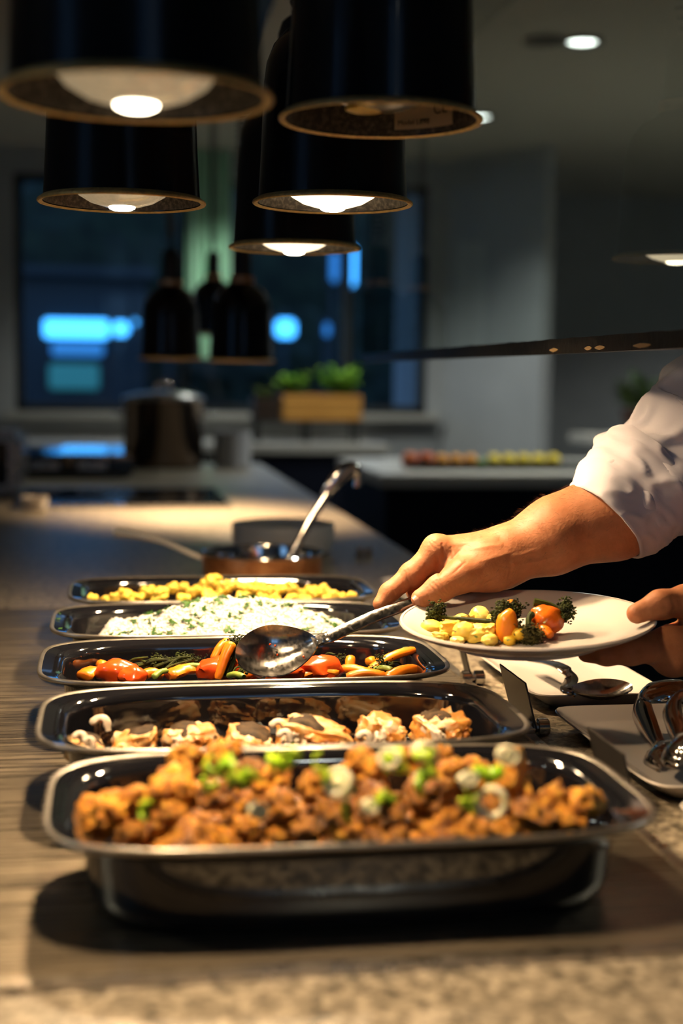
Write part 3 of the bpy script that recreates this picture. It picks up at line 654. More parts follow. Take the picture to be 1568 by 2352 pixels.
leafy('potted_plant',2.66,6.90,1.092,.17,.13,40,M['leaf_dark'],'dark green bushy plant in the brown pot on the ledge',.06,9)

# fruit on the pale worktop
ft = thing('fruit_tray', (1.56,5.62,.8955), 'long low dark tray holding the row of fruit', 'tray')
g = G(); g.loft([se(.02,.02,.004,6),se(.375,.12,.004,6),se(.385,.130,.022,6),se(.389,.134,.022,6),se(.380,.126,0,6)]); put('body', g, M['frame'], ft)
fr = {}
def apple_mesh(): 
    return G().lathe([(.001,-.030),(.014,-.034),(.027,-.026),(.036,-.006),(.037,.010),(.030,.026),(.018,.032),(.008,.030),(.001,.024)], 28)
def orange_mesh(): return G().ico((0,0,0),.036,3,(1,1,.95),.02,3)
def lemon_mesh(): return G().lathe([(.001,-.048),(.006,-.046),(.009,-.040),(.022,-.028),(.030,-.008),(.030,.008),(.022,.028),(.010,.040),(.007,.046),(.001,.048)], 24)
spots = [('apple','red',941),('apple','red',979),('orange','orange',1014),('orange','orange',1047),('orange','orange',1080),('lime','green',1106),('lemon','yellow',1134),('lemon','yellow',1168),('lemon','yellow',1202),('lemon','yellow',1236),('lemon','yellow',1270)]
cnt = {}; tot = {k: sum(1 for s in spots if s[0] == k) for k in ('apple','orange','lemon','lime')}
for kind, colr, px in spots:
    i = cnt.get(kind,0); cnt[kind] = i+1
    p = ony(px, 1048, 5.60)
    lab = '%s %s on the far fruit tray' % (colr, kind) if tot[kind] == 1 else '%s %s on the far fruit tray, %s from the left' % ('ripe' if colr == kind else colr, kind, ORD[i])
    t = thing(kind, (p.x,p.y,.936), lab, 'fruit', kind+'s on the far fruit tray' if tot[kind] > 1 else None)
    if kind == 'apple': put('flesh', apple_mesh(), M['red_apple'], t); put('stalk', G().tube([(0,0,.024),(.003,0,.042)],.0018,6), M['crate_dark'], t)
    elif kind == 'orange': put('peel', orange_mesh(), M['orange_peel'], t); put('stem_scar', G().ico((0,0,.034),.004,1), M['lime'], t)
    elif kind == 'lemon': put('peel', lemon_mesh(), M['lemon_peel'], t, rot=(1.571,0,.15*(i%3-1))); put('tip', G().ico((0,-.047,.002),.004,1), M['lime'], t)
    else: put('peel', orange_mesh(), M['lime'], t); put('stem_scar', G().ico((0,0,.034),.004,1), M['crate_dark'], t)
    fs = {'apple':.90,'orange':.79,'lime':.52,'lemon':.94}[kind]; t.scale = (fs,)*3; t.location.z = .8995 + {'apple':.034,'orange':.0345,'lime':.0345,'lemon':.030}[kind]*fs

# ------------------------------------------------------------------ dish 1: fried chicken with spring onion
def nugget(seed, sub=4, sc=(1,.8,.75)):
    g = G(); bm = bmesh.new(); bmesh.ops.create_icosphere(bm, subdivisions=sub, radius=1); s = Vector((seed*5.1,seed*2.7,seed*9.3)); vs = []
    for v in bm.verts:
        p = v.co.normalized()
        k = 1 + .50*noise.noise(p*1.3+s) + .36*noise.noise(p*2.6+s*2)
        k += .20*(abs(noise.noise(p*4.5+s))-.2) + .11*noise.noise(p*9+s) + .06*noise.noise(p*19+s)
        vs.append(Vector((p.x*sc[0],p.y*sc[1],p.z*sc[2]))*k)
    bm.verts.index_update(); g.add(vs, [[v.index for v in f.verts] for f in bm.faces]); bm.free(); return g
NUG = [nugget(i+1, 4, sc).mesh('fried_piece', M['crust_dark' if i in (3,6) else 'crust']) for i, sc in enumerate(((1,.8,.8),(1.1,.75,.7),(.9,.9,.85),(1,.8,.7),(.8,.7,1.15),(1.25,.7,.7),(1,.9,.75)))]
ch = [(245,1872,54,0,-.004,0),(323,1831,30,1,.006,0),(397,1813,52,2,.012,0),(397,1884,44,0,-.004,0),(429,1745,42,1,.018,0),(512,1735,36,2,.020,0),(493,1830,42,1,.010,1),(484,1880,40,3,-.002,0),
      (571,1778,38,6,.016,1),(567,1902,32,0,-.006,0),(622,1794,38,1,.014,0),(640,1858,46,2,.004,1),(704,1908,34,3,-.006,0),(723,1806,40,0,.014,0),(769,1866,38,6,.004,0),(515,1926,26,1,-.010,0),
      (842,1765,47,2,.018,0),(857,1850,52,3,.004,0),(789,1915,28,0,-.008,0),(983,1830,54,6,.006,0),(949,1752,32,0,.016,0),(1041,1772,40,5,.014,0),(1017,1733,22,2,.018,0),(1017,1900,46,0,-.006,0),
      (1099,1775,34,1,.012,0),(1177,1790,50,4,.014,0),(1094,1905,34,2,-.008,0),(1216,1886,48,6,-.004,0),(1269,1842,38,0,.004,0),(1337,1848,46,1,.002,0),(1308,1890,34,2,-.006,0),(1128,1850,42,3,.004,0),
      (660,1755,30,1,.018,0),(760,1775,34,2,.014,0),(905,1800,36,0,.010,0),(320,1880,34,2,-.004,0),(900,1905,36,1,-.008,0),(1160,1912,30,0,-.008,0),(300,1912,28,1,-.012,0),(640,1920,26,2,-.012,0)]
rows = {'back':[],'middle':[],'front':[]}
for c in [q for k_, q in enumerate(ch) if k_ not in (7,23,32,33,34,35,36)]: rows['back' if c[1] < 1800 else 'middle' if c[1] < 1868 else 'front'].append(c)
for rn, lst in rows.items():
    for i, (px, py, rad, v, dz, dk) in enumerate(sorted(lst)):
        p = onz(px, py, ZRIM+dz-.006); d = (p-EYE).dot(_f); r = rad*d/F
        lo, hi = DC[0][1]-.082+r*.35, DC[0][1]+.075
        p.y = min(max(p.y, lo), hi)
        me = NUG[3 if dk and v != 6 else v]
        t = link('chicken_piece', me, None, p, (RND.uniform(-.5,.5),RND.uniform(-.5,.5),RND.uniform(0,6.28))); t.scale = (r*1.12,)*3
        tag(t, '%s fried chicken piece, %s from the left in the %s row of the nearest dish' % ('dark' if me in (NUG[3],NUG[6]) else 'golden', ORD[i], rn), 'chicken piece', 'fried chicken in the nearest dish')
# hidden lower layer: upper pieces rest on it; dark colour stands for gap shade
for i in range(26):
    u, v = -.134+.268*((i*5)%13)/12, -.046+.092*(i%4)/3
    t = link('chicken_piece', NUG[3 if i%2 else 6], None, (DC[0][0]+u, DC[0][1]+v, ZP+.026+.006*(i%3)), (i,i*2,i*3)); t.scale = (.0205,)*3
    tag(t, 'chicken piece coloured dark as shade underneath the heap in the nearest dish', 'chicken piece', 'lower chicken pieces in the nearest dish')
def ring_mesh(r, w, h):
    return G().lathe([(r,-h/2),(r+w*.4,-h/2-.0006),(r+w,-h/2),(r+w*1.05,0),(r+w,h/2),(r+w*.4,h/2+.0006),(r,h/2),(r-.0003,0),(r,-h/2)], 28)
RING = ring_mesh(.0075,.0042,.007).mesh('onion_ring', M['onion_white']); CORE = G().lathe([(.001,-.002),(.006,-.002),(.0072,.0),(.006,.0035),(.001,.0040)],20).mesh('onion_core', M['onion_white'])
def curl(seed):
    R = random.Random(seed); a0 = R.uniform(1.6,2.8); g = G(); rs = []; n = 12
    for k in range(n):
        a = a0*k/(n-1); r = .010; w = .006*(1-.4*abs(k/(n-1)-.5)); c = Vector((math.cos(a)*r, math.sin(a)*r*1.2, .003*math.sin(k*.7+seed)))
        o = Vector((math.cos(a),math.sin(a),0))
        rs.append([c+Vector((0,0,w)), c+o*.0014+Vector((0,0,w*.6)), c+o*.0016-Vector((0,0,w)), c-o*.0004-Vector((0,0,w))])
    g.loft(rs); return g
CURL = [curl(k).mesh('onion_curl', M['onion_green']) for k in range(4)]
so_ = [('g',512,1782,1.1),('g',500,1762,.8),('g',658,1750,1.2),('g',682,1772,.9),('g',567,1833,1.25),('g',784,1858,1.0),('g',346,1860,.8),('g',920,1806,1.2),('g',910,1746,.9),('g',1157,1822,1.2),('g',1041,1856,1.2),('g',1060,1862,1.0),
       ('g',852,1912,1.0),('g',939,1922,1.0),('g',1162,1908,.9),('g',975,1742,.9),('g',480,1790,.8),('g',765,1772,.9),('g',790,1845,.8),('g',540,1790,.9),
       ('r',782,1806,1.35),('r',1146,1862,1.5),('r',918,1776,1.0),('w',975,1728,1.2),('w',1167,1735,1.1),('w',1094,1810,.9),('w',598,1878,.9),('w',891,1926,.9),('w',1110,1838,.7)]
gi = {'g':0,'r':0}
for k, px, py, s in sorted(so_, key=lambda q: q[1]):
    p = onz(px, py, ZRIM+(.049 if py < 1790 else .034 if py < 1860 else .018)); p.y = min(max(p.y, DC[0][1]-.098), DC[0][1]+.09)
    key = 'g' if k == 'g' else 'r'; i = gi[key]; gi[key] += 1
    if k == 'g':
        t = link('spring_onion_curl', CURL[i%4], None, p, (RND.uniform(-.9,.9),RND.uniform(-.9,.9),RND.uniform(0,6.28))); t.scale = (s*.8,)*3
        tag(t, 'green spring onion curl on the chicken, %s from the left' % ORD[i], 'spring onion', 'green spring onion on the chicken')
    else:
        t = link('spring_onion_slice', RING, None, p, (RND.uniform(1.0,1.5),RND.uniform(-.3,.3),RND.uniform(-.6,.4))); t.scale = (s*.62,s*.62*(1 if k == 'r' else .8),s*.8)
        if k == 'w' or px == 782: link('core', CORE, t)
        tag(t, 'white spring onion slice on the chicken, %s from the left' % ORD[i], 'spring onion', 'white spring onion on the chicken')

# ------------------------------------------------------------------ dish 2: fish
def chunk(w, d, h, seed, sub=4):
    g = G(); bm = bmesh.new(); bmesh.ops.create_cube(bm, size=2); bmesh.ops.subdivide_edges(bm, edges=bm.edges[:], cuts=13, use_grid_fill=True); s = Vector((seed*3.3,seed*8.1,seed)); vs = []
    for v in bm.verts:
        p = v.co.copy(); q = p.normalized()*1.18; p = p.lerp(q, .42)
        n_ = noise.noise(p*1.2+s)*.20 + noise.noise(p*2.7+s)*.13 + noise.noise(p*6+s)*.05
        p = p*(1+n_*1.35); fl = math.sin(p.x*5.5+p.y*2+seed)*.05; p.z += fl*(.6 if p.z > 0 else 0) + .22*p.x*math.sin(seed)
        vs.append((p.x*w/2, p.y*d/2, p.z*h/2))
    bm.verts.index_update(); g.add(vs, [[v.index for v in f.verts] for f in bm.faces]); bm.free(); return g
def skin_patch(w, d, h, seed):
    g = G(); n = 14; s = Vector((seed*3.3,seed*8.1,seed)); top, bot = [], []
    for i in range(n):
        for j in range(n):
            u, v = -1+2*i/(n-1), -1+2*j/(n-1); R_ = max(abs(u),abs(v)); L_ = math.hypot(u,v) or 1; k = (R_/L_)*.35+.65
            u2, v2 = u*k, v*k; z = .96 + .20*noise.noise(Vector((u*1.2,v*1.2,1))+s) + .22*u2*math.sin(seed) + .05*noise.noise(Vector((u*5,v*5,2))+s) - .26*(u2*u2+v2*v2)
            e_ = 1+.22*noise.noise(Vector((u2*2.2,v2*2.2,7))+s); u3, v3 = u2*e_, v2*e_; dr = .55*max(0,-v3-.62)+.4*max(0,abs(u3)-.75)
            top.append((u3*w*.47, v3*d*.50, (z+.18-dr)*h/2)); bot.append((u3*w*.47, v3*d*.50, (z-.14-dr)*h/2))
    F_ = []
    for i in range(n-1):
        for j in range(n-1):
            a = i*n+j; F_ += [(a,a+n,a+n+1,a+1), (n*n+a,n*n+a+1,n*n+a+n+1,n*n+a+n)]
    ed = [j for j in range(n)] + [i*n+n-1 for i in range(1,n)] + [(n-1)*n+j for j in range(n-2,-1,-1)] + [i*n for i in range(n-2,0,-1)]
    for a, b in zip(ed, ed[1:]+ed[:1]): F_.append((a,b,n*n+b,n*n+a))
    g.add(top+bot, F_); return g
fl = [(197,1690,80,26,1,'skin','dark-skinned fish piece at the left end of its dish'),(305,1683,100,34,2,'skin','fish piece with grey skin, second from the left'),(430,1676,116,40,3,'both','tall golden fish piece left of the middle of its dish'),
      (568,1690,110,32,4,'skin','flat grey-skinned fish piece in the middle of its dish'),(710,1682,176,40,5,'both','longest fish piece, white and grey, right of the middle'),(864,1680,96,44,6,'crust','white fish piece with a golden crust, second from the right'),
      (905,1700,66,16,7,'crust','thin flat red-speckled fish bit before the second piece from the right'),(1008,1684,112,44,8,'both','golden fish piece at the right end of its dish')]
for px, py, w, h, sd, kind, lab in fl:
    z = ZRIM-.030; p = onz(px, py, z); d = (p-EYE).dot(_f); p.y = max(DC[1][1]-.055, min(p.y, DC[1][1]+.02)); ww, hh = w*d/F*.88, h*d/F*1.75
    p.z = ZP+.012+hh*.5+.008
    t = thing('fish_piece', p, lab, 'fish piece', 'fish pieces in the second dish', (RND.uniform(-.08,.08),RND.uniform(-.12,.12),RND.uniform(-.25,.25)))
    put('flesh', chunk(ww,.046,hh,sd), M['fish'], t)
    if kind in ('skin','both'): put('skin', skin_patch(ww*(.90 if kind == 'skin' else .62),.046,hh*1.0,sd), M['fish_skin'], t, (ww*.08 if kind == 'skin' else -ww*.08,.003,.0015))
    put('crust', chunk(ww*(.5 if kind != 'skin' else .36),.050,hh*.74,sd+.5), M['fish_crust'], t, (ww*(.16 if kind != 'skin' else -.26),-.0035,-.001))
    if kind in ('crust','both'):
        put('flake', chunk(ww*.28,.05,hh*.8,sd+9), M['fish_white'], t, (-ww*.30,-.006,-.001))
for i, (px, py, sz) in enumerate(((184,1694,11),(138,1692,10),(232,1662,15),(205,1703,9),(640,1668,13),(655,1690,12),(838,1694,13))):
    p = onz(px, py, ZRIM-.018); p.y = max(p.y, DC[1][1]-.09); g = G(); d = p.y
    g.tube(bez([(-sz*1.6*d/F,0,0),(-sz*.4*d/F,.002,sz*.7*d/F),(sz*.7*d/F,0,sz*.55*d/F),(sz*1.1*d/F,-.002,-sz*1.1*d/F)],14), [sz*.4*d/F]+[sz*.75*d/F]*10+[sz*.5*d/F]*3, 10, .8)
    t = tag(put('fish_flake', g, M['fish_white'], None, p), 'loose white curled fish flake, %s from the left in the second dish' % ORD[sorted((138,184,205,232,640,655,838)).index(px)], 'fish flake', 'loose fish flakes in the second dish')

# ------------------------------------------------------------------ dish 3: roast vegetables
def baton(name, a, b, ra, rb, m, label, cat, grp, n=10, bend=.004, flat=.8, extra=None):
    a, b = Vector(a), Vector(b); mid = (a+b)/2 + Vector((0,0,bend)); o = a.copy()
    path = bez([Vector((0,0,0)), mid-o, b-o], 14); N_ = len(path)
    rad = [(ra+(rb-ra)*i/(N_-1))*(.72 if i in (0,N_-1) else 1)*(1+.10*noise.noise(Vector((i*.7,ra*999,rb*777)))) for i in range(N_)]
    g = G(); g.tube(path, rad, n, flat); t = put(name, g, m, None, o, auto=60)
    return tag(t, label, cat, grp)
z3 = ZRIM-.020
def v3(px, py, dz=0.): p = onz(px, py, z3+dz); p.y = min(max(p.y, DC[2][1]-.085), DC[2][1]+.088); return p
CG = 'roast carrots in the middle dish'
carr = [(190,1556,228,1546,.013,.011,0,'stubby orange carrot chunk at the left end of the middle dish'),(226,1524,266,1560,.008,.009,.012,'thin carrot baton leaning at the left end of the middle dish'),
        (385,1552,470,1540,.013,.012,.0,'broad flat carrot slab in the left half of the middle dish'),(500,1560,532,1476,.006,.008,.03,'upright carrot baton beside the big spoon bowl'),
        (488,1512,524,1470,.006,.006,.035,'thin carrot baton crossing the upright one'),(690,1552,778,1544,.012,.009,.004,'thick reddish carrot under the big spoon bowl'),
        (760,1543,848,1545,.007,.007,.004,'slim carrot baton lying right of the big spoon'),(796,1555,886,1552,.007,.006,.002,'slim carrot baton along the front of the middle dish'),
        (803,1548,805,1510,.007,.006,.02,'short upright carrot stub right of the big spoon'),(848,1540,952,1492,.0075,.0065,.02,'long carrot baton sloping up at the right end of the dish'),
        (888,1558,966,1538,.009,.0075,.004,'carrot baton with a green tip at the right end of the dish'),(846,1522,872,1530,.008,.007,.012,'short carrot stub behind the long sloping baton'),
        (948,1500,968,1530,.005,.006,.016,'thin yellow carrot strip against the right end of the dish'),(320,1556,372,1552,.008,.008,0,'small carrot piece below the broccolini in the middle dish'),
        (560,1556,600,1548,.008,.007,0,'small carrot piece left of the big spoon bowl')]
for x0,y0,x1,y1,ra,rb,dz,lab in carr:
    a, b = v3(x0,y0), v3(x1,y1,dz)
    if dz > .01: b.y = a.y + (.012 if x1 > x0 else -.0)
    if dz > .01: q = ony(x1, y1, b.y); b = q
    baton('carrot', a, b, ra*.86, rb*.86, M['carrot'], lab, 'carrot', CG, flat=.8 if ra < .012 else .55)
TG = 'roast tomatoes in the middle dish'
for px, py, r, lab in ((270,1544,.020,'glossy red tomato piece left of the broccolini'),(306,1552,.013,'small red tomato piece below the broccolini'),(497,1538,.019,'red tomato half at the foot of the upright carrot'),
                       (556,1538,.017,'red tomato half left of the big spoon bowl'),(735,1540,.022,'large glossy tomato right of the big spoon bowl'),(655,1552,.017,'red tomato half under the big spoon bowl')):
    g = G(); g.ico((0,0,0), r, 3, (1.15,.9,.72), .22, 1.7, px*.01, 3)
    tag(put('tomato', g, M['tomato'], None, v3(px,py,.004)), lab, 'tomato', TG)
def stemmy(g, a, b, r, R, flo=0, fm=0):
    a, b = Vector(a), Vector(b); mid = (a+b)/2 + Vector((R.uniform(-.004,.004),R.uniform(-.004,.004),R.uniform(0,.006)))
    g.tube(bez([a,mid,b],8), [r,r,r*.95,r*.9,r*.85,r*.8,r*.8,r*.75,r*.7][:9], 7)
OCV = ((1,0,0),(-.8,.4,0),(.2,1,.2),(0,-1,-.2),(0,.1,1),(.2,0,-1)); OCF = [(0,2,4),(2,1,4),(1,3,4),(3,0,4),(2,0,5),(1,2,5),(3,1,5),(0,3,5)]
def florets(c, dirv, size, n, R, bud=.0032, flat=1.0):
    """charred bud clusters on little branches"""
    g = G(); c = Vector(c); d = Vector(dirv).normalized()
    for i in range(n):
        v = Vector((R.gauss(0,1),R.gauss(0,1),R.gauss(0,1))).normalized(); v = (v + d*1.0).normalized(); v.z *= flat
        L_ = size*R.uniform(.45,1.05); tip = c + v*L_; g.tube([c + d*size*.08, c.lerp(tip,.55)+Vector((0,0,.001)), tip], [.0016,.0011,.0009], 5)
        for k in range(9):
            o = Vector((R.gauss(0,1),R.gauss(0,1),R.gauss(0,1)))*bud*.95
            q = Vector((R.gauss(0,1),R.gauss(0,1),R.gauss(0,1))).to_track_quat('Z','Y').to_matrix(); z_ = bud*R.uniform(.45,.85)
            g.add([q @ Vector((v_[0]*z_,v_[1]*z_*.45,v_[2]*z_*.8)) + tip + o for v_ in OCV], OCF)
    return g
def broccolini(base, head, r, size, n, label, grp, seed, m='brocc', stem='brocc', bud=.0032, flat=1.0, strands=0):
    R = random.Random(seed); base, head = Vector(base), Vector(head); t = thing('broccolini', base, label, 'broccolini', grp)
    g = G(); stemmy(g, (0,0,0), head-base, r, R)
    for k in range(strands): o = Vector((R.uniform(-.012,.012),R.uniform(-.010,.006),R.uniform(0,.006))); stemmy(g, o, (head-base)*R.uniform(.8,1.25)+o+Vector((0,R.uniform(-.006,.006),R.uniform(-.002,.004))), r*R.uniform(.4,.7), R)
    put('stem', g, M[stem], t)
    f = florets(head-base, head-base, size, n, R, bud, flat); tag(put('floret', f, M[m], t, auto=None), kind='stuff'); return t
BG = 'charred broccolini in the middle dish'
for i, (x0,y0,x1,y1,dz,sz,n,lab) in enumerate(((290,1537,352,1524,.006,.012,40,'charred broccolini, first from the left in the middle dish'),(330,1540,405,1522,.006,.014,50,'charred broccolini, second from the left in the middle dish'),
        (395,1545,438,1526,.006,.012,40,'charred broccolini, third from the left in the middle dish'),(520,1556,546,1498,.03,.013,40,'charred broccolini standing behind the big spoon bowl'),
        (545,1558,575,1532,.008,.018,22,'charred broccolini low in front of the big spoon bowl'),(742,1530,770,1526,.006,.014,18,'small charred broccolini right of the spoon bowl'),(905,1536,884,1532,.006,.012,14,'small charred broccolini among the right hand carrots'))):
    a = v3(x0,y0); b = v3(x1,y1,dz) if dz < .02 else ony(x1,y1,a.y+.012)
    broccolini(a, b, .0028, sz*1.2, n, lab, BG, i+31, bud=.0025, flat=.5 if i in (0,1,2,4) else 1., strands=6 if i < 5 else 2)
for i, (x0,y0,x1,y1,lab) in enumerate(((352,1556,384,1540,'green stalk below the broccolini on the left'),(410,1536,470,1530,'thin green stalk behind the carrot slab'),(872,1528,936,1492,'green leaf rib along the long sloping carrot'),(958,1540,972,1532,'green bean tip at the right end of the middle dish'),(525,1552,560,1554,'green stalk in front of the big spoon bowl'),(860,1538,900,1538,'green leaf scrap among the right hand carrots'))):
    a = v3(x0,y0,.004); b = v3(x1,y1,.008) if i != 2 else ony(x1,y1-3,a.y+.018)
    baton('green_stalk', a, b, .0042, .0035, M['bean'], lab, 'green stalk', 'green stalks in the middle dish', 8, .002)

# ------------------------------------------------------------------ dish 4: rice mound with parsley
d4 = DC[3]
def rice_h(u, v):
    e = max(0, 1-(abs(u)/.178)**2.6)*max(0, 1-(abs(v)/.098)**3)
    top = .024 + .034*math.exp(-((u+.005)/.085)**2-((v-.015)/.06)**2) + .014*math.exp(-((u-.075)/.05)**2-((v-.0)/.05)**2)
    n_ = .006*noise.noise(Vector((u*40,v*40,1))) + .003*noise.noise(Vector((u*110,v*110,5)))
    return ZP + .006 + (top+.018+n_)*min(1, e*2.2)
g = G(); nu, nv = 90, 50; vs = []
for i in range(nu):
    for j in range(nv):
        u, v = -.176+.352*i/(nu-1), -.096+.192*j/(nv-1); k = 1
        vs.append((u, v, rice_h(u,v)-ZP))
g.add(vs, [(i*nv+j,(i+1)*nv+j,(i+1)*nv+j+1,i*nv+j+1) for i in range(nu-1) for j in range(nv-1)])
gr_ = G(); bm = bmesh.new(); bmesh.ops.create_icosphere(bm, subdivisions=1, radius=1); bm.verts.index_update()
iv = [v.co.copy() for v in bm.verts]; if_ = [[v.index for v in f.verts] for f in bm.faces]; bm.free()
oc_v = [Vector(q) for q in ((1,0,0),(-1,0,0),(0,1,0),(0,-1,0),(0,0,1),(0,0,-1))]; oc_f = [(0,2,4),(2,1,4),(1,3,4),(3,0,4),(2,0,5),(1,2,5),(3,1,5),(0,3,5)]
cnt_ = 0
while cnt_ < 15000:
    u, v = RND.uniform(-.172,.172), RND.uniform(-.094,.094); z = rice_h(u,v)-ZP
    if z < .010: continue
    q = Vector((RND.gauss(0,1),RND.gauss(0,1),RND.gauss(0,.6))).to_track_quat('X','Z').to_matrix(); L_, w_ = RND.uniform(.0026,.0036), RND.uniform(.0011,.0015)
    c = Vector((u,v,z+RND.uniform(-.0005,.0022))); gr_.add([q @ Vector((a.x*L_,a.y*w_,a.z*w_)) + c for a in oc_v], oc_f); cnt_ += 1
rc = tag(put('rice', g, M['rice'], None, (d4[0],d4[1],ZP)), 'white fluffy rice mound sprinkled with parsley', 'rice', None, 'stuff')
tag(put('rice_grains', gr_, M['rice'], rc, auto=None), kind='stuff')
def leaf_mesh(seed):
    R = random.Random(seed); g = G(); n = 9; rim_ = []
    for k in range(n):
        a = 2*math.pi*k/n; r = (.0052 if k % 2 else .0024)*R.uniform(.7,1.25); rim_.append((math.cos(a)*r, math.sin(a)*r*.8, R.uniform(-.0008,.0014)))
    g.add([(0,0,.0009)]+rim_, [(0,1+k,1+(k+1)%n) for k in range(n)]); b = [(x,y,z-.0004) for x,y,z in [(0,0,.0009)]+rim_]
    g.add(b, [(0,1+(k+1)%n,1+k) for k in range(n)]); return g
LEAF = [leaf_mesh(k).mesh('parsley_leaf', M['parsley']) for k in range(6)]
k_ = 0
while k_ < 170:
    u, v = RND.gauss(.0,.075), RND.gauss(.0,.045)
    if abs(u) > .15 or abs(v) > .085: continue
    if RND.random() < .55 and k_ > 0: u, v = lu + RND.gauss(0,.007), lv + RND.gauss(0,.007)
    lu, lv = max(-.15,min(.15,u)), max(-.085,min(.085,v)); e = .004
    nrm = Vector(((rice_h(lu-e,lv)-rice_h(lu+e,lv))/(2*e), (rice_h(lu,lv-e)-rice_h(lu,lv+e))/(2*e), 1)).normalized()
    t = link('parsley_leaf', LEAF[k_%6], None, (d4[0]+lu, d4[1]+lv, rice_h(lu,lv)+.0035)); mt = align(nrm + Vector((RND.gauss(0,.3),RND.gauss(0,.3),0))) @ Matrix.Rotation(RND.uniform(0,6.28),4,'Z')
    t.rotation_euler = mt.to_euler(); s = RND.uniform(.8,1.7); t.scale = (s,s*RND.uniform(.5,1),s)
    tag(t, 'chopped green parsley leaf scattered on the white rice', 'parsley', 'chopped parsley on the rice'); k_ += 1
for i, (px, py) in enumerate(((137,1411),(134,1423),(138,1446))):
    p = onz(px, py, ZRIM-.001); t = link('parsley_leaf', LEAF[i], None, p+Vector((0,0,.001)), (0,.1,i)); t.scale = (.8,)*3
    tag(t, 'parsley fleck stuck on the left rim of the rice dish, %s from the back' % ORD[i], 'parsley')

# ------------------------------------------------------------------ dish 5: yellow cauliflower
d5 = DC[4]
FL = []
for k in range(5):
    g = G(); R = random.Random(k+50); g.ico((0,0,-.1),.75,2,(1,1,.9),.2,2,k)
    for q in range(9):
        a = q*2.4+k; zz = R.uniform(-.2,.7); rr_ = math.sqrt(max(.05,1-zz*zz))*.62; g.ico((math.cos(a)*rr_,math.sin(a)*rr_,zz*.75),R.uniform(.36,.5),2,(1,1,1),.25,3,q+k*3,3)
    FL.append(g.mesh('cauliflower_floret', M['floret']))
fl5 = [(212,1374,22),(242,1378,18),(265,1374,26),(286,1366,30),(318,1372,26),(340,1360,34),(372,1366,34),(398,1352,26),(422,1350,22),(440,1362,28),(470,1348,30),(490,1338,36),(520,1350,34),(548,1346,26),(575,1350,36),(598,1354,30),(618,1358,26),
       (640,1356,30),(668,1352,32),(690,1364,28),(715,1362,32),(740,1360,34),(765,1368,24),(785,1372,22),(808,1370,22),(830,1376,14),(300,1380,24),(360,1382,26),(420,1378,30),(480,1372,34),(560,1374,32),(630,1378,28),(700,1380,28),(455,1356,24),(505,1362,30),(600,1376,26),(670,1376,26),(750,1380,24)]
mid5 = [q for q in fl5 if q[1] >= 1366]
for nm, lst in (('back', [q for q in fl5 if q[1] < 1366]), ('front', mid5)):
    for i, (px, py, r) in enumerate(sorted(lst)):
        yb = d5[1] + (.025 if nm == 'back' else -.045) + .02*((i*3)%3-1)*.6
        p = ony(px, py, yb); rr_ = r*yb/F*.62; p.z = max(p.z, ZP+.012+rr_)
        t = link('cauliflower_floret', FL[i%5], None, p, (RND.uniform(-.5,.5),RND.uniform(-.5,.5),RND.uniform(0,6))); t.scale = (rr_,rr_,rr_*.95)
        o_ = ORD[i] if i < 20 else 'last'
        tag(t, 'yellow cauliflower floret, %s from the left in the %s row of the farthest dish' % (o_, nm), 'cauliflower', 'cauliflower in the farthest dish')
for i in range(36):
    t = link('cauliflower_floret', FL[i%5], None, (d5[0]-.155+.31*(i%12)/11, d5[1]-.06+.11*(i//12)/2, ZP+.020), (0,0,i)); t.scale = (.0165,.0165,.014)
    tag(t, 'yellow cauliflower floret at the bottom of the farthest dish', 'cauliflower', 'lower cauliflower in the farthest dish')

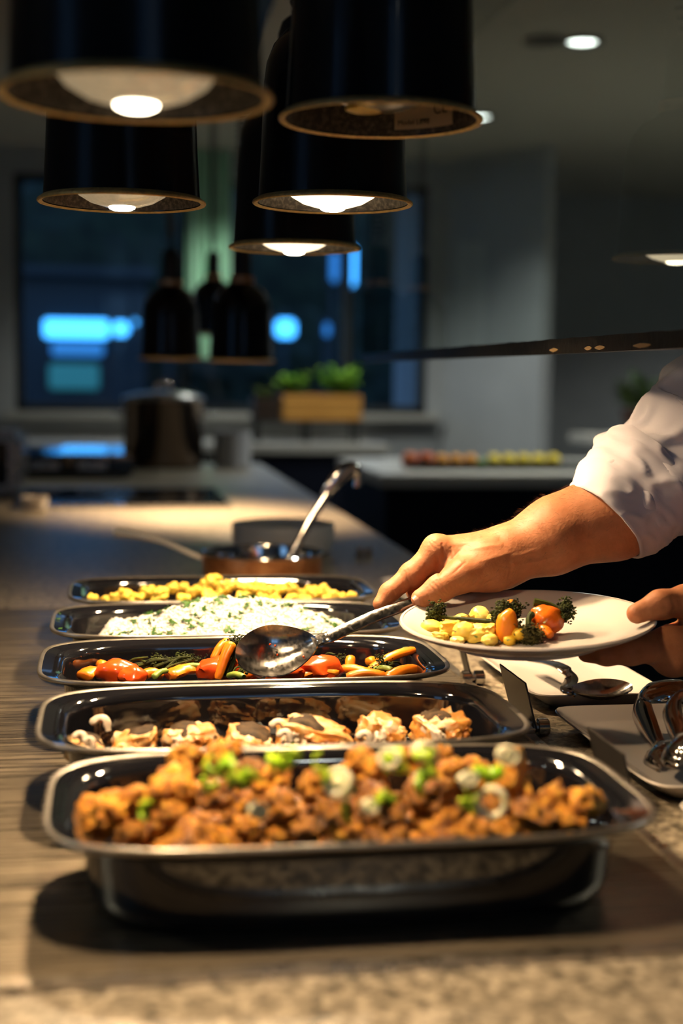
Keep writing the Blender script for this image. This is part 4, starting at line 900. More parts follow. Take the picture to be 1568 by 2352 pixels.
# ------------------------------------------------------------------ serving spoons
def spoon(name, O, Xd, Nn, label, L1=.088, Wd=.058, deep=.016, handle=None, hw=.0064):
    """bowl centre O, axis Xd towards the handle, Nn the way the hollow faces"""
    X = Vector(Xd).normalized(); Z = (Vector(Nn) - X*Vector(Nn).dot(X)).normalized(); Y = Z.cross(X)
    t = thing(name, O, label, 'spoon'); Mx = Matrix((X,Y,Z)).transposed()
    g = G(); nu, nr = 56, 9
    def outline(a):
        x, y = math.cos(a), math.sin(a); w = 1-.30*max(0,x)**1.3; return x*L1/2*(1.10 if x > 0 else 1), y*Wd/2*w
    ins, out = [], []
    for k in range(nr+1):
        s = k/nr; z = -deep*(1-s**2.1); r1, r2 = [], []
        for j in range(nu):
            x, y = outline(2*math.pi*j/nu); r1.append(Mx @ Vector((x*s*.985, y*s*.985, z))); r2.append(Mx @ Vector((x*s, y*s, z-.0016)))
        ins.append(r1 if s else [Mx @ Vector((1e-4*math.cos(6.283*j/nu),1e-4*math.sin(6.283*j/nu),z)) for j in range(nu)]); out.append(r2 if s else [Mx @ Vector((1e-4*math.cos(6.283*j/nu),1e-4*math.sin(6.283*j/nu),z-.0016)) for j in range(nu)])
    g.loft(ins + out[::-1], False, False); put('bowl', g, M['spoon_steel'], t, auto=50)
    pts = [Mx @ Vector((L1*.50,0,-.0045)), Mx @ Vector((L1*.60,0,-.001))] + [Vector(p)-Vector(O) for p in handle]
    path = bez(pts, 48); g = G(); N_ = len(path); rs = []
    for i, p in enumerate(path):
        tn = (path[min(i+1,N_-1)]-path[max(i-1,0)]).normalized(); s = i/(N_-1)
        nn = Z.lerp(HN, min(1,s*2.5)) if HN is not None else Z
        b = tn.cross(nn).normalized(); n2 = b.cross(tn).normalized(); w = (.0062 if s < .2 else .0062+(hw-.0062)*min(1,(s-.2)/.12)); th = .0042-.0018*min(1,s*3)
        if i == 0: w = .010
        rs.append([p+b*(w*cx_)+n2*(th*cz_) for cx_, cz_ in ((-1,.25),(-.82,.62),(0,.75),(.82,.62),(1,.25),(1,-.25),(.8,-.6),(0,-.7),(-.8,-.6),(-1,-.25))])
    g.loft(rs); h = put('handle', g, M['spoon_steel'], t, auto=40)
    q = path[int(N_*.34)]; 
    return t
toC = -_f                                           # towards the camera
SO = at(632,1492,1.438)
hd = [at(757,1463,1.452), at(800,1443,1.463), at(870,1412,1.476), at(950,1383,1.488), at(1040,1347,1.502), at(1090,1325,1.512)]
HN = (Vector((0,0,1))*.45 + toC*.9 - _r*.15).normalized()
sv = spoon('serving_spoon', SO, at(757,1463,1.455)-SO, (toC*.80 + Vector((0,0,1))*.48 - _r*.34), 'big steel serving spoon held over the carrot dish', .083, .062, .017, hd, .0066)
g = G(); g.tube([at(802,1434,1.4612)-SO, at(806,1443,1.4605)-SO, at(811,1448,1.4612)-SO], .0008, 6); put('scratch_band', g, M['trim_steel'], sv)
for px, py in ((632,1483),(637,1504),(620,1480),(697,1508)): g = G(); g.ico(at(px,py,1.444)-SO, .0013, 1, amp=.3); put('food_speck', g, M['tomato'], sv)
HN = None
RO = onz(1383,1578,CT+.029)
rsx = (at(1310,1570,1.60)-at(1460,1560,1.60)); rsx.z = -.004
rh = [onz(1312,1560,CT+.030), onz(1294,1535,CT+.040), onz(1262,1522,CT+.036), onz(1225,1516,CT+.026)]
spoon('resting_spoon', RO, rsx, Vector((0,0,1))*.9+toC*.25, 'steel spoon resting on the platter under the round plate', .066, .040, .012, rh, .0075)

# ------------------------------------------------------------------ tongs
tg = thing('tongs', onz(1500,1690,CT+.02), 'polished steel tongs with scalloped ends on the second platter', 'tongs'); T0 = tg.location.copy()
def arm(pts, ws, up, nm):
    path = bez([Vector(p)-T0 for p in pts], 30); g = G(); N_ = len(path); rs = []
    for i, p in enumerate(path):
        tn = (path[min(i+1,N_-1)]-path[max(i-1,0)]).normalized(); b = tn.cross(up).normalized(); n2 = b.cross(tn).normalized(); f_ = i/(N_-1)*(len(ws)-1); k = min(int(f_),len(ws)-2); w = ws[k]+(ws[k+1]-ws[k])*(f_-k)
        rs.append([p+b*w*c+n2*z for c, z in ((-1,-.003),(-.8,.0005),(-.35,.003),(.35,.003),(.8,.0005),(1,-.003),(.8,-.0008),(.35,.0016),(-.35,.0016),(-.8,-.0008))])
    g.loft(rs); return put(nm, g, M['chrome'], tg, auto=50), path
def scallop(end, dirv, up, nm):
    d = Vector(dirv).normalized(); b = d.cross(up).normalized(); u2 = b.cross(d).normalized(); g = G(); n, k = 22, 9; top = []
    for i in range(k):
        s = i/(k-1)
        top.append([end + d*(.052*s*(1 - .0)) + d*(.004*math.cos(j*2.4)*(s**3)) + b*(.021*math.sin(math.pi*(.16+.68*s))*(2*j/(n-1)-1)) + u2*(.010*math.sin(math.pi*s*.9)*(1-(2*j/(n-1)-1)**2)) for j in range(n)])
    bot = [[q - u2*.0012 for q in r] for r in top]
    vs = [q for r in top for q in r] + [q for r in bot for q in r]; F_ = []; o = n*k
    for i in range(k-1):
        for j in range(n-1): a = i*n+j; F_ += [(a,a+n,a+n+1,a+1),(o+a,o+a+1,o+a+n+1,o+a+n)]
    for i in range(k-1): F_ += [(i*n,o+i*n,o+i*n+n,i*n+n),(i*n+n-1,i*n+2*n-1,o+i*n+2*n-1,o+i*n+n-1)]
    for j in range(n-1): F_ += [(j,j+1,o+j+1,o+j),((k-1)*n+j,o+(k-1)*n+j,o+(k-1)*n+j+1,(k-1)*n+j+1)]
    g.add(vs, F_); put(nm, g, M['chrome'], tg, auto=50)
Zu = Vector((0,0,1))
_, pa = arm([onz(1620,1640,CT+.040), onz(1555,1588,CT+.052), onz(1492,1584,CT+.050), onz(1468,1620,CT+.034), onz(1490,1680,CT+.022), onz(1508,1712,CT+.018)], [.011,.014,.016,.015,.011,.008], Zu*.5-_r*.75, 'lower_arm')
scallop(pa[-1], pa[-1]-pa[-3], Zu*.8-_r*.5, 'lower_scoop')
_, pb = arm([onz(1640,1600,CT+.065), onz(1575,1590,CT+.066), onz(1540,1615,CT+.058), onz(1545,1660,CT+.046), onz(1556,1694,CT+.040)], [.011,.014,.014,.011,.008], Zu*.5-_r*.75, 'upper_arm')
scallop(pb[-1], pb[-1]-pb[-3], Zu*.8-_r*.5, 'upper_scoop')

# ------------------------------------------------------------------ the round plate and its food
PC = at(1209,1419,1.395); PN = (Vector((0,0,1)) + toC*.062 - _r*.042).normalized()
PX = (_r - PN*_r.dot(PN)).normalized(); PY = PN.cross(PX); PM = Matrix((PX,PY,PN)).transposed()
pl = thing('dinner_plate', PC, 'round white dinner plate of vegetables held by the person', 'plate', None, PM.to_euler()); RP = .1245
g = G(); g.lathe([(.001,-.0205),(.068,-.0205),(.071,-.0235),(.075,-.0235),(.077,-.020),(.095,-.0145),(.112,-.0085),(RP-.002,-.0032),(RP,-.001),(RP-.0008,.0008),(RP-.003,.0006),(.114,-.0032),(.100,-.0085),(.088,-.0135),(.074,-.0165),(.001,-.0170)], 96)
put('body', g, M['china'], pl)
g = G(); g.lathe([(RP-.0018,-.0024),(RP+.0004,-.0008),(RP-.0004,.0012),(RP-.003,.0011)], 96); put('rim', g, M['china'], pl)
def pp_(px, py, lift=0.):
    """the point of the plate's food level seen at a pixel"""
    v = ray(px, py); o = PC + PN*(-.0150+lift); return EYE + v*((o-EYE).dot(PN)/v.dot(PN))
PG = 'yellow potato pieces on the round plate'
for i, (px, py, r, zs) in enumerate(sorted(((993,1442,22,.7),(1035,1446,20,.75),(1068,1456,22,.9),(1107,1456,22,.75),(1102,1420,21,.95),(1064,1430,18,.8),(1140,1430,19,.8),(1085,1440,17,.8),(1150,1455,17,.7),(1015,1428,15,.8),(1125,1470,16,.7),(1010,1462,15,.6),(1050,1470,14,.6)))):
    rr_ = r*1.62/F; g = chunk(rr_*2.1,rr_*1.9,rr_*1.9*zs,i+3) if i % 2 else G().ico((0,0,0), rr_, 3, (1.1,1,zs), .2, 1.6, i+3, 3)
    q = pp_(px, py+r*.62, 0) + PN*rr_*zs*.82
    tag(put('potato_piece', g, M['potato'] if i % 3 else M['floret'], None, q, (0,0,i)), 'yellow potato piece on the round plate, %s from the left' % ORD[i], 'potato piece', PG)
g = G(); g.ico((0,0,0),.0125,3,(.85,.8,1.35),.12,1.5,4,3); tag(put('carrot', g, M['carrot'], None, pp_(1164,1472)+PN*.015, (0,.15,.2)), 'upright orange carrot piece in the middle of the round plate', 'carrot')
baton('carrot', pp_(1232,1462)+PN*.006, pp_(1266,1471)+PN*.004, .0065,.0045, M['carrot'], 'orange carrot tip pointing right on the round plate', 'carrot', None)
g = G(); [g.ico((math.cos(a)*.007,math.sin(a)*.006,.004*math.sin(a*3)),.0065,2,(1,1,.9),.2,3,a,2) for a in (0,1.2,2.5,3.7,5)]; tag(put('cauliflower_floret', g, M['floret'], None, pp_(1182,1474)+PN*.006), 'small yellow cauliflower floret at the front of the round plate', 'cauliflower')
baton('carrot', pp_(1164,1446)+PN*.021, pp_(1182,1441)+PN*.022, .0055,.005, M['carrot'], 'orange bit behind the tall dark floret on the plate', 'carrot', None)
g = G(); g.ico((0,0,0),.0155,4,(1.15,.95,.98),.13,1.5,2.2,2); tag(put('tomato', g, M['tomato_orange'], None, pp_(1254,1456)+PN*.0135), 'glossy orange-red roast tomato on the round plate', 'tomato')
broccolini(pp_(1148,1462)+PN*.014, pp_(1012,1448)+PN*.014, .0025, .0125, 60, 'long charred broccolini lying across the left of the plate', 'charred broccolini on the round plate', 71, 'brocc', 'brocc', .0028)
broccolini(pp_(1190,1465)+PN*.010, pp_(1174,1460)+PN*.016, .0040, .0165, 150, 'tall dark broccolini head standing on the round plate', 'charred broccolini on the round plate', 72, 'brocc', 'brocc', .0032)
broccolini(pp_(1222,1462)+PN*.022, pp_(1214,1472)+PN*.010, .0036, .0135, 110, 'olive broccolini head at the front of the round plate', 'charred broccolini on the round plate', 73, 'brocc_olive', 'brocc', .0027)
broccolini(pp_(1226,1452)+PN*.030, pp_(1282,1452)+PN*.022, .0044, .0130, 70, 'dark broccolini leaning on the tomato, right of the plate food', 'charred broccolini on the round plate', 74, 'brocc', 'brocc', .0028)
for i, (px, py, l) in enumerate(((1044,1450,.020),(1092,1462,.019),(1120,1424,.030),(1166,1470,.012),(1250,1430,.034))):
    t = link('parsley_leaf', LEAF[i], None, pp_(px,py,l), (.5,.2,i)); t.scale = (.6,)*3; tag(t, 'green herb fleck on the plate food, %s from the left' % ORD[(0,1,2,3,4)[i]], 'parsley', 'herb flecks on the plate food')

# ------------------------------------------------------------------ the person: signed distance fields turned into one surface
def sd_cone(P_, a, b, ra, rb):
    a, b = np.array(a), np.array(b); ba = b-a; L_ = ba@ba
    t = np.clip(((P_-a)@ba)/max(L_,1e-9), 0, 1); return np.linalg.norm(P_-a-t[...,None]*ba, axis=-1) - (ra+(rb-ra)*t)
def smin(a, b, k): h = np.maximum(k-np.abs(a-b), 0)/k; return np.minimum(a,b)-h*h*k*.25
def chain(P_, pts, rad, k=.006):
    d = None
    for i in range(len(pts)-1):
        e = sd_cone(P_, pts[i], pts[i+1], rad[i], rad[i+1]); d = e if d is None else smin(d, e, k)
    return d
def nets(field, lo, hi, h):
    lo, hi = np.array(lo), np.array(hi); n = np.ceil((hi-lo)/h).astype(int)+1
    ax = [lo[i]+h*np.arange(n[i]) for i in range(3)]; f = np.empty(n, np.float32)
    for i0 in range(0, n[0], 24):
        X, Y, Z = np.meshgrid(ax[0][i0:i0+24], ax[1], ax[2], indexing='ij'); f[i0:i0+24] = field(np.stack([X,Y,Z], -1))
    s = f < 0; m = n-1; cor = [(i,j,k) for i in (0,1) for j in (0,1) for k in (0,1)]
    sl = lambda a, c: a[c[0]:c[0]+m[0], c[1]:c[1]+m[1], c[2]:c[2]+m[2]]
    cnt = sum(sl(s,c).astype(np.int8) for c in cor); act = (cnt > 0) & (cnt < 8); idx = np.argwhere(act)
    acc = np.zeros((len(idx),3)); num = np.zeros(len(idx)); fv = {c: sl(f,c)[act] for c in cor}
    for c in cor:
        for ax_ in range(3):
            if c[ax_]: continue
            e = list(c); e[ax_] = 1; e = tuple(e); a, b = fv[c], fv[e]; x = (a < 0) != (b < 0); t = np.where(x, a/np.where(x, a-b, 1), 0)
            p = np.array(c, float)+0*acc; p[:,ax_] += t; acc += p*x[:,None]; num += x
    V = lo + h*(idx + acc/num[:,None]); vid = -np.ones(m, int); vid[act] = np.arange(len(idx)); Fs = []
    for ax_ in range(3):
        a = np.moveaxis(s, ax_, 0); x = a[:-1] != a[1:]; q = np.argwhere(x); q = q[(q[:,1] > 0) & (q[:,2] > 0) & (q[:,1] < a.shape[1]-1) & (q[:,2] < a.shape[2]-1)]
        vd = np.moveaxis(vid, ax_, 0); v0 = vd[q[:,0],q[:,1]-1,q[:,2]-1]; v1 = vd[q[:,0],q[:,1],q[:,2]-1]; v2 = vd[q[:,0],q[:,1],q[:,2]]; v3_ = vd[q[:,0],q[:,1]-1,q[:,2]]
        sg_ = a[q[:,0],q[:,1],q[:,2]] ^ (ax_ == 1); Q = np.stack([v0,v1,v2,v3_],1); Q[~sg_] = Q[~sg_][:,::-1]; Fs.append(Q)
    return V, np.concatenate(Fs)
def A(px, py, d): return np.array(at(px,py,d))
def vmm(px_radius, d): return px_radius*d/F
# right hand and forearm
rw = A(1180,1268,1.515); rm_ = A(1405,1184,1.528); re_ = A(1650,1010,1.56)
rh_f = {'index': ([A(1006,1264,1.503),A(944,1321,1.500),A(894,1361,1.494),A(873,1387,1.489)], [.0148,.0119,.0101,.0078]),
        'middle': ([A(1024,1262,1.522),A(968,1326,1.528),A(953,1357,1.516),A(960,1376,1.506)], [.0132,.0108,.0092,.0075]),
        'ring': ([A(1048,1274,1.540),A(1000,1338,1.548),A(1008,1370,1.534),A(1040,1374,1.515)], [.0124,.0102,.0088,.0072]),
        'little': ([A(1074,1290,1.556),A(1042,1344,1.562),A(1058,1368,1.546),A(1086,1366,1.524)], [.0112,.0090,.0078,.0064])}
thumb_r = ([A(1128,1298,1.497),A(1060,1322,1.478),A(1009,1352,1.468),A(966,1375,1.464)], [.0245,.0172,.0136,.0100])
def creases(P_, d, lst):
    for a, b, w, dep in lst: e = sd_cone(P_, a, b, 0, 0); d = d + dep*np.exp(-(e/w)**2)
    return d
def field_r(P_):
    d = chain(P_, [rw, (rw*.55+rm_*.45)+np.array(_u)*.004, rm_, re_], [.0265,.0335,.0425,.0440], .03)
    d = smin(d, sd_cone(P_, rw-np.array(_f)*.006, A(1260,1252,1.51), .0185,.0240), .03)
    for nm, k in (('index',.016),('middle',.016),('ring',.016),('little',.016)):
        p0 = rh_f[nm][0][0]; d = smin(d, sd_cone(P_, rw+(p0-rw)*.06, p0, .0205, .0128), k)
    d = smin(d, sd_cone(P_, A(1158,1285,1.505), thumb_r[0][0], .022, .0200), .02)
    d = smin(d, sd_cone(P_, A(1150,1310,1.535), A(1085,1325,1.545), .020, .016), .02)
    d = smin(d, sd_cone(P_, A(1105,1285,1.500), A(1046,1290,1.500), .0200, .0135), .014)
    d = smin(d, sd_cone(P_, A(1128,1318,1.505), A(1086,1322,1.500), .0180, .0165), .014)
    d = smin(d, sd_cone(P_, A(1040,1280,1.508), A(1016,1300,1.506), .0135, .0105), .012)
    for nm in ('index','middle','ring','little'):
        p, r = rh_f[nm]; d = smin(d, chain(P_, p, r, .005), .006)
        d = smin(d, np.linalg.norm(P_-p[1]-(p[1]-p[2])*.05, axis=-1)-r[1]*1.06, .005)
    d = smin(d, chain(P_, *thumb_r, .007), .010)
    d = smin(d, np.linalg.norm(P_-A(1000,1258,1.502), axis=-1)-.0128, .010)
    return d
def creases_r(P_, d):
    """furrows (positive) and ridges (negative) on the camera-side of the hand, between two seen points"""
    q = P_ - np.array(EYE); w = q @ np.array(_f); px = CX + F*(q @ np.array(_r))/w; py = CY - F*(q @ np.array(_u))/w
    for x0, y0, x1, y1, wd, dep in ((995,1339,1023,1369,3.2,1.3),(1003,1334,1025,1362,2.6,.9),(987,1345,1013,1374,2.6,.8),(1012,1331,1030,1355,2.4,.6),(979,1352,990,1388,2.2,.5),
            (929,1313,943,1350,3.0,1.0),(936,1309,951,1343,2.4,.6),(922,1322,932,1354,2.2,.5),(900,1351,909,1370,2.6,.8),(906,1347,914,1365,2.0,.4),
            (1001,1282,1009,1320,4.5,2.2),(1015,1250,1022,1286,3.4,1.0),(1028,1296,1054,1266,3.6,1.0),(1036,1258,1040,1284,3.0,.7),(976,1296,979,1324,3.0,.7),(985,1246,996,1262,2.2,.5),(992,1243,1008,1256,2.2,.5),
            (1040,1318,1070,1290,3.0,.6),(1078,1345,1120,1318,3.0,.7),(1092,1352,1140,1326,3.0,.6),(1098,1358,1150,1344,2.6,.6),(1060,1348,1082,1330,2.6,.5),(1168,1328,1173,1296,4.0,.9),(1160,1326,1166,1300,3.0,.5),
            (1030,1336,1040,1356,2.2,.4),(1046,1328,1058,1350,2.2,.4),
            (1070,1262,1150,1250,6,-1.0),(1040,1250,1140,1238,6,-.8),(1185,1300,1300,1276,6,-1.2),(1205,1285,1262,1302,5,-1.0),(1180,1282,1240,1262,7,-.9),(1100,1290,1165,1272,6,-.7)):
        a, b = np.array((x0,y0),float), np.array((x1,y1),float); ba = b-a; dx, dy = px-a[0], py-a[1]; t = np.clip((dx*ba[0]+dy*ba[1])/(ba@ba), 0, 1)
        e2 = (dx-t*ba[0])**2 + (dy-t*ba[1])**2; d = d + dep*.001*np.exp(-e2/wd**2)*(.35+.65*np.sin(np.pi*np.clip(t,.12,.88)))*(w < 1.53)
    return d
# left hand
lw = A(1668,1465,1.435); le = A(2050,1420,1.52)
lh_f = {'index': ([A(1535,1480,1.372),A(1448,1496,1.352),A(1392,1502,1.362),A(1346,1502,1.380)], [.0165,.0128,.0108,.0082]),
        'middle': ([A(1545,1488,1.392),A(1455,1494,1.385),A(1392,1500,1.402),A(1350,1498,1.418)], [.0160,.0125,.0105,.0085]),
        'ring': ([A(1560,1490,1.412),A(1475,1492,1.415),A(1415,1494,1.432),A(1380,1492,1.446)], [.0150,.0115,.0100,.0080]),
        'little': ([A(1580,1490,1.430),A(1510,1488,1.440),A(1465,1486,1.452),A(1438,1482,1.462)], [.0135,.0102,.0088,.0072])}
thumb_l = ([A(1640,1420,1.395),A(1578,1380,1.378),A(1516,1388,1.366),A(1462,1409,1.362)], [.0195,.0150,.0128,.0098])
def field_l(P_):
    d = chain(P_, [lw, A(1800,1455,1.46), le], [.0275,.034,.046], .03)
    for nm in lh_f: d = smin(d, sd_cone(P_, lw, lh_f[nm][0][0], .0225, .0165), .018)
    d = smin(d, sd_cone(P_, A(1545,1510,1.378), lw, .0185, .024), .02)
    for nm in lh_f: d = smin(d, chain(P_, *lh_f[nm], .006), .006)
    d = smin(d, chain(P_, *thumb_l, .008), .012)
    cr = [(A(1500,1376,1.350),A(1508,1402,1.350),.0016,.0010),(A(1520,1370,1.350),A(1530,1400,1.352),.0016,.0010),(A(1542,1362,1.354),A(1548,1395,1.356),.0018,.0010),(A(1500,1440,1.350),A(1560,1425,1.356),.003,.0018),
          (A(1440,1482,1.336),A(1446,1512,1.336),.0018,.0007),(A(1466,1478,1.336),A(1474,1520,1.338),.002,.0007)]
    return creases(P_, d, cr)
# rest of the body, coarse: shoulders, head, legs
SR, SL = np.array((.88,1.63,1.37)), np.array((.93,1.20,1.37)); HC = np.array((.90,1.42,1.655)); hipc = np.array((1.02,1.43,.93))
def field_b(P_):
    d = sd_cone(P_, SR, SL, .062, .062)
    d = smin(d, sd_cone(P_, (SR+SL)/2, hipc, .115, .13), .08)
    d = smin(d, sd_cone(P_, SR, re_, .056, .046), .03); d = smin(d, sd_cone(P_, SL, le, .056, .046), .03)
    d = smin(d, sd_cone(P_, (SR+SL)/2+[.02,0,.02], HC+[.015,0,-.09], .062, .056), .04)
    q = (P_-HC)/np.array((.098,.078,.122)); d = smin(d, (np.linalg.norm(q, axis=-1)-1)*.085, .03)
    d = smin(d, sd_cone(P_, HC+[-.02,0,-.07], HC+[-.062,0,-.092], .058, .034), .03)          # jaw and chin
    d = smin(d, sd_cone(P_, HC+[-.090,0,.012], HC+[-.115,0,-.030], .010, .016), .012)        # nose
    for s in (-1,1):
        d = smin(d, np.linalg.norm((P_-HC-[.012,s*.080,-.012])/np.array((.024,.010,.032)), axis=-1)*.012-.012, .006)   # ear
        d = np.maximum(d, -(np.linalg.norm(P_-HC-[-.098,s*.032,.008], axis=-1)-.016))
        hp = hipc+[0,s*.095,-.03]; kn = np.array((1.00,1.43+s*.11,.50)); an = np.array((1.05,1.43+s*.12,.085))
        d = smin(d, sd_cone(P_, hp, kn, .088, .060), .04); d = smin(d, sd_cone(P_, kn, an, .060, .040), .03); d = smin(d, sd_cone(P_, an+[.02,0,-.035], an+[-.15,s*.02,-.05], .042, .034), .03)
    return d
def refine(V, Q, sel, field, rounds=1):
    bm = bmesh.new(); vs = [bm.verts.new(v) for v in V]; bm.verts.index_update()
    for q in Q: bm.faces.new([vs[i] for i in q])
    for _ in range(rounds):
        es = [e for e in bm.edges if sel(e.verts[0].co) and sel(e.verts[1].co)]
        bmesh.ops.subdivide_edges(bm, edges=es, cuts=1, use_grid_fill=True)
    bmesh.ops.recalc_face_normals(bm, faces=bm.faces); bm.normal_update(); bm.verts.index_update()
    for _ in range(2):
        co = np.array([v.co for v in bm.verts]); no = np.array([v.normal for v in bm.verts]); f = np.clip(field(co), -.003, .003); co = co - no*f[:,None]
        for v, p in zip(bm.verts, co): v.co = p
        bm.normal_update()
    out = np.array([v.co for v in bm.verts]), [[v.index for v in f.verts] for f in bm.faces]; bm.free(); return out
parts = [nets(field_r, np.minimum.reduce([rh_f['index'][0][3],rw,re_])-[.03,.06,.09], np.maximum.reduce([rw,re_,rh_f['little'][0][0]])+[.03,.06,.07], .0018),
         nets(field_l, np.minimum.reduce([lh_f['index'][0][3],lw,le])-[.04,.06,.07], np.maximum.reduce([lh_f['little'][0][3],lw,thumb_l[0][1]])+[.05,.07,.07], .0024),
         nets(field_b, (.55,1.02,.0), (1.24,1.84,1.82), .013)]
wx = float((Vector(A(1235,1260,1.52))).x)
parts[0] = refine(parts[0][0], parts[0][1], lambda c: c.x < wx, lambda P_: creases_r(P_, field_r(P_)))
parts[1] = refine(parts[1][0], parts[1][1], lambda c: False, field_l)
gb = G()
for V, Q in parts: gb.add([tuple(v) for v in V], [tuple(int(i) for i in q) for q in Q])
PB = Vector((1.02,1.43,0))
pe = tag(put('person', gb, M['skin'], None, (0,0,0), auto=None), 'person in a white shirt with rolled sleeves, holding a plate and a spoon', 'person')
def nail(c, dirv, nrm, L_, w, lab='fingernail'):
    d = Vector(dirv).normalized(); n_ = (Vector(nrm)-d*Vector(nrm).dot(d)).normalized(); b = d.cross(n_); g = G(); k = 9; rs = []
    for i in range(8):
        s = i/7; ww = w*(.80+.30*math.sin(math.pi*min(1,s*1.1)*.55))*(1 if s < .85 else .80)
        rs.append([Vector(c) + d*L_*(s-.5) + b*ww*(2*j/(k-1)-1) + n_*(.0008-(.0032*(2*j/(k-1)-1)**2)-.0010*(s-.45)**2*4) for j in range(k)])
    g.loft(rs, False, False, False); bt = [[q-n_*.0012 for q in r] for r in rs]; g.loft(bt, False, False, False)
    put('fingernail', g, M['nail'], pe)
tp, rr_ = thumb_r[0][3], thumb_r[1][3]; tdir = Vector(tp-thumb_r[0][2])
tn_ = (toC*.95 - _r*.28 + Vector((0,0,1))*.12).normalized(); nail(Vector(tp)+tdir.normalized()*-.001+tn_*(rr_-.0007), tdir, tn_, .0130, .0056)
for nm in ('ring','little'):
    q = rh_f[nm][0]; dv = Vector(q[3]-q[2]); n_ = (toC*.8-Vector((0,0,1))*.5); nail(Vector(q[3])+n_.normalized()*(rh_f[nm][1][3]-.0006), dv, n_, .010, .0045)
q = thumb_l[0]; dv = Vector(q[3]-q[2]); n_ = (Vector((0,0,1))*.9+toC*.1+_f*.5); nail(Vector(q[3])+n_.normalized()*(thumb_l[1][3]-.0006), dv, n_, .0125, .0058)
# forearm hair
gh = G(); R = random.Random(5); ax_ = Vector(re_-rw)
for i in range(900):
    s = R.uniform(-.12,.52); a = Vector(rw)+ax_*max(s,-.02) if s > -.02 else Vector(rw)+(Vector(rw)-Vector(rm_)).normalized()*R.uniform(0,.05)
    th = R.uniform(-1.9,1.9); tn = ax_.normalized(); up_ = (Vector((0,0,1))-tn*tn.z).normalized(); sd = tn.cross(up_)
    dr = up_*math.cos(th)+sd*math.sin(th); o = a+dr*.08
    lo_, hi_ = 0., .08
    P0 = np.array([[a+dr*(.010+.0022*k) for k in range(30)]]).reshape(-1,3); fd = field_r(P0) if i < 900 else None
    k = int(np.argmax(fd > 0)); base = Vector(P0[k]) - dr*.001
    L_ = R.uniform(.005,.010); v = (dr*.55 - tn*.75 + Vector((R.gauss(0,.25),R.gauss(0,.25),R.gauss(0,.25)))).normalized()
    gh.tube([base, base+v*L_*.55, base+v*L_*.9-dr*L_*.12], [.00008,.00006,.00003], 3, cap=False)
tag(put('arm_hair', gh, M['hair'], pe, auto=None), kind='stuff')
# head details
for s in (-1,1):
    g = G(); g.ico(Vector(HC)+Vector((-.081,s*.032,.008)), .0125, 2); put('eye', g, M['eye'], pe)
    g = G(); g.ico(Vector(HC)+Vector((-.0915,s*.032,.008)), .0050, 2, (.5,1,1)); put('pupil', g, M['ink'], pe)
    g = G(); g.tube(bez([Vector(HC)+Vector((-.098,s*.014,.034)),Vector(HC)+Vector((-.100,s*.032,.040)),Vector(HC)+Vector((-.088,s*.052,.032))],10), .004, 6); put('eyebrow', g, M['hair'], pe)
g = G(); g.tube(bez([Vector(HC)+Vector((-.086,-.026,-.064)),Vector(HC)+Vector((-.101,0,-.062)),Vector(HC)+Vector((-.086,.026,-.064))],12), [.002]+[.0055]*10+[.002]*3, 8); put('mouth', g, M['lips'], pe)
def field_h(P_):
    q = (P_-HC-[.018,0,.020])/np.array((.108,.088,.122)); d = (np.linalg.norm(q, axis=-1)-1)*.09
    return np.maximum(d, -((P_[...,0]-HC[0]+.075)*.85 + (P_[...,2]-HC[2]-.062)*.75 + .0))
V, Q = nets(field_h, HC-[.15,.12,.12], HC+[.16,.12,.18], .010); g = G(); g.add([tuple(v) for v in V], [tuple(int(i) for i in q) for q in Q]); put('hair', g, M['hair'], pe, auto=None)
# clothes
def field_s(P_):
    d = sd_cone(P_, SR, SL, .075, .075); d = smin(d, sd_cone(P_, (SR+SL)/2, hipc+np.array((0,0,.0)), .135, .178), .08)
    d = smin(d, sd_cone(P_, SL, le+(SL-le)*.12, .075, .074), .04)
    d = smin(d, sd_cone(P_, SR, A(1760,960,1.575), .075, .078), .04)
    d = smin(d, sd_cone(P_, (SR+SL)/2+[.02,0,.03], (SR+SL)/2+[.025,0,.11], .080, .070), .03)
    return np.maximum(d, .86-P_[...,2])
V, Q = nets(field_s, (.56,1.00,.84), (1.24,1.84,1.56), .011); g = G(); g.add([tuple(v) for v in V], [tuple(int(i) for i in q) for q in Q]); shirt = put('shirt', g, M['shirt'], pe, auto=None)
def field_t(P_):
    d = sd_cone(P_, hipc+np.array((0,-.05,.0)), hipc+np.array((0,.05,.0)), .142, .142)
    for s in (-1,1):
        hp = hipc+[0,s*.095,-.03]; kn = np.array((1.00,1.43+s*.11,.50)); an = np.array((1.05,1.43+s*.12,.085)); d = smin(d, sd_cone(P_, hp, kn, .102, .078), .03); d = smin(d, sd_cone(P_, kn, an, .078, .065), .03)
    return np.maximum(np.maximum(d, P_[...,2]-.95), .07-P_[...,2])
V, Q = nets(field_t, (.80,1.14,.04), (1.24,1.72,1.08), .013); g = G(); g.add([tuple(v) for v in V], [tuple(int(i) for i in q) for q in Q]); put('trousers', g, M['trousers'], pe, auto=None)
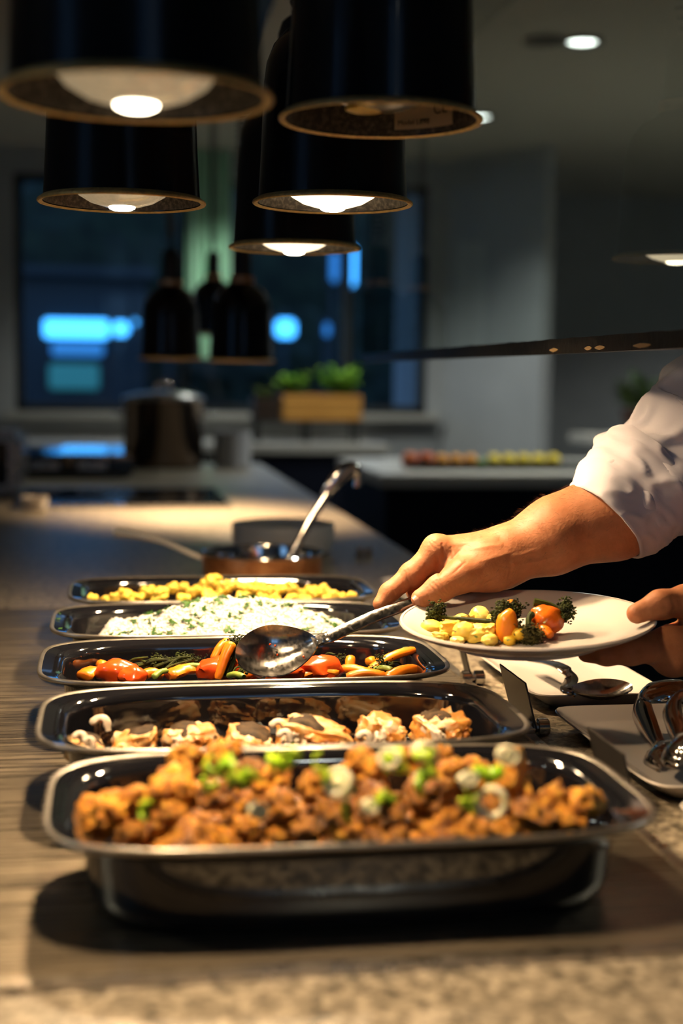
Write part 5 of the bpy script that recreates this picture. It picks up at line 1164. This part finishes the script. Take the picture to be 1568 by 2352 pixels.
for s in (-1,1): g = G(); g.tube(bez([(1.09,1.43+s*.12,.045),(1.02,1.43+s*.125,.045),(.95,1.43+s*.13,.04),(.885,1.43+s*.135,.034)],12), [.040,.048,.048,.046,.046,.046,.046,.045,.044,.042,.038,.034,.028], 14, .8); put('shoe', g, M['rubber'], pe)
# the rolled right sleeve with its folded cuff
def sleeve_rings(path, rad, n, amp, seed, thick=None, sq=1.0):
    out = []; N_ = len(path)
    for i, p in enumerate(path):
        s = i/(N_-1); tn = (path[min(i+1,N_-1)]-path[max(i-1,0)]).normalized(); a = (Vector((0,0,1))-tn*tn.z).normalized(); b = tn.cross(a)
        r = rad(s); ring = []
        for j in range(n):
            t = 2*math.pi*j/n; q = Vector((math.cos(t)*1.2, math.sin(t)*1.2, s*2.4+seed))
            w = amp(s)*(math.sin(2*t+s*7+seed)*.45 + noise.noise(q*1.1)*1.1 + .45*math.exp(-((noise.noise(q*1.4+Vector((3,1,s*2.5))))/.18)**2) - .2)
            ring.append(p + (a*math.cos(t) + b*math.sin(t)*sq)*(r+w))
        out.append(ring)
    return out
cu0 = at(1393,1188,1.527)
spath = bez([at(1415,1168,1.528), at(1490,1104,1.540), at(1580,1022,1.555), at(1690,925,1.572), Vector(SR)], 60)
rad_s = lambda s: .0495 + .026*min(1,s*2.6) + .004*math.sin(s*30)
rs = sleeve_rings(spath, rad_s, 96, lambda s: .005+.010*math.sin(math.pi*min(1,s*1.4)), 2.0); sl_ = G(); sl_.loft(rs, False, False); sv_ = put('sleeve', sl_, M['shirt'], shirt, auto=None)
cp = bez([at(1388,1200,1.525), at(1428,1160,1.530), at(1470,1122,1.537), at(1500,1094,1.542)], 30)
rc0 = lambda s: .0545+.0140*s+.0015*math.sin(s*3.1); amp_ = lambda s: .0030+.0050*s
ro = sleeve_rings(cp, rc0, 96, amp_, 6.0); ri = sleeve_rings(cp, lambda s: rc0(s)-.0035, 96, amp_, 6.0)
cf = G(); cf.loft(ri[::-1]+ro, False, False); cf.loft([ro[-1], sleeve_rings(cp, lambda s: rc0(s)-.010, 96, amp_, 6.0)[-1]], False, False); put('cuff', cf, M['shirt'], shirt, auto=None)
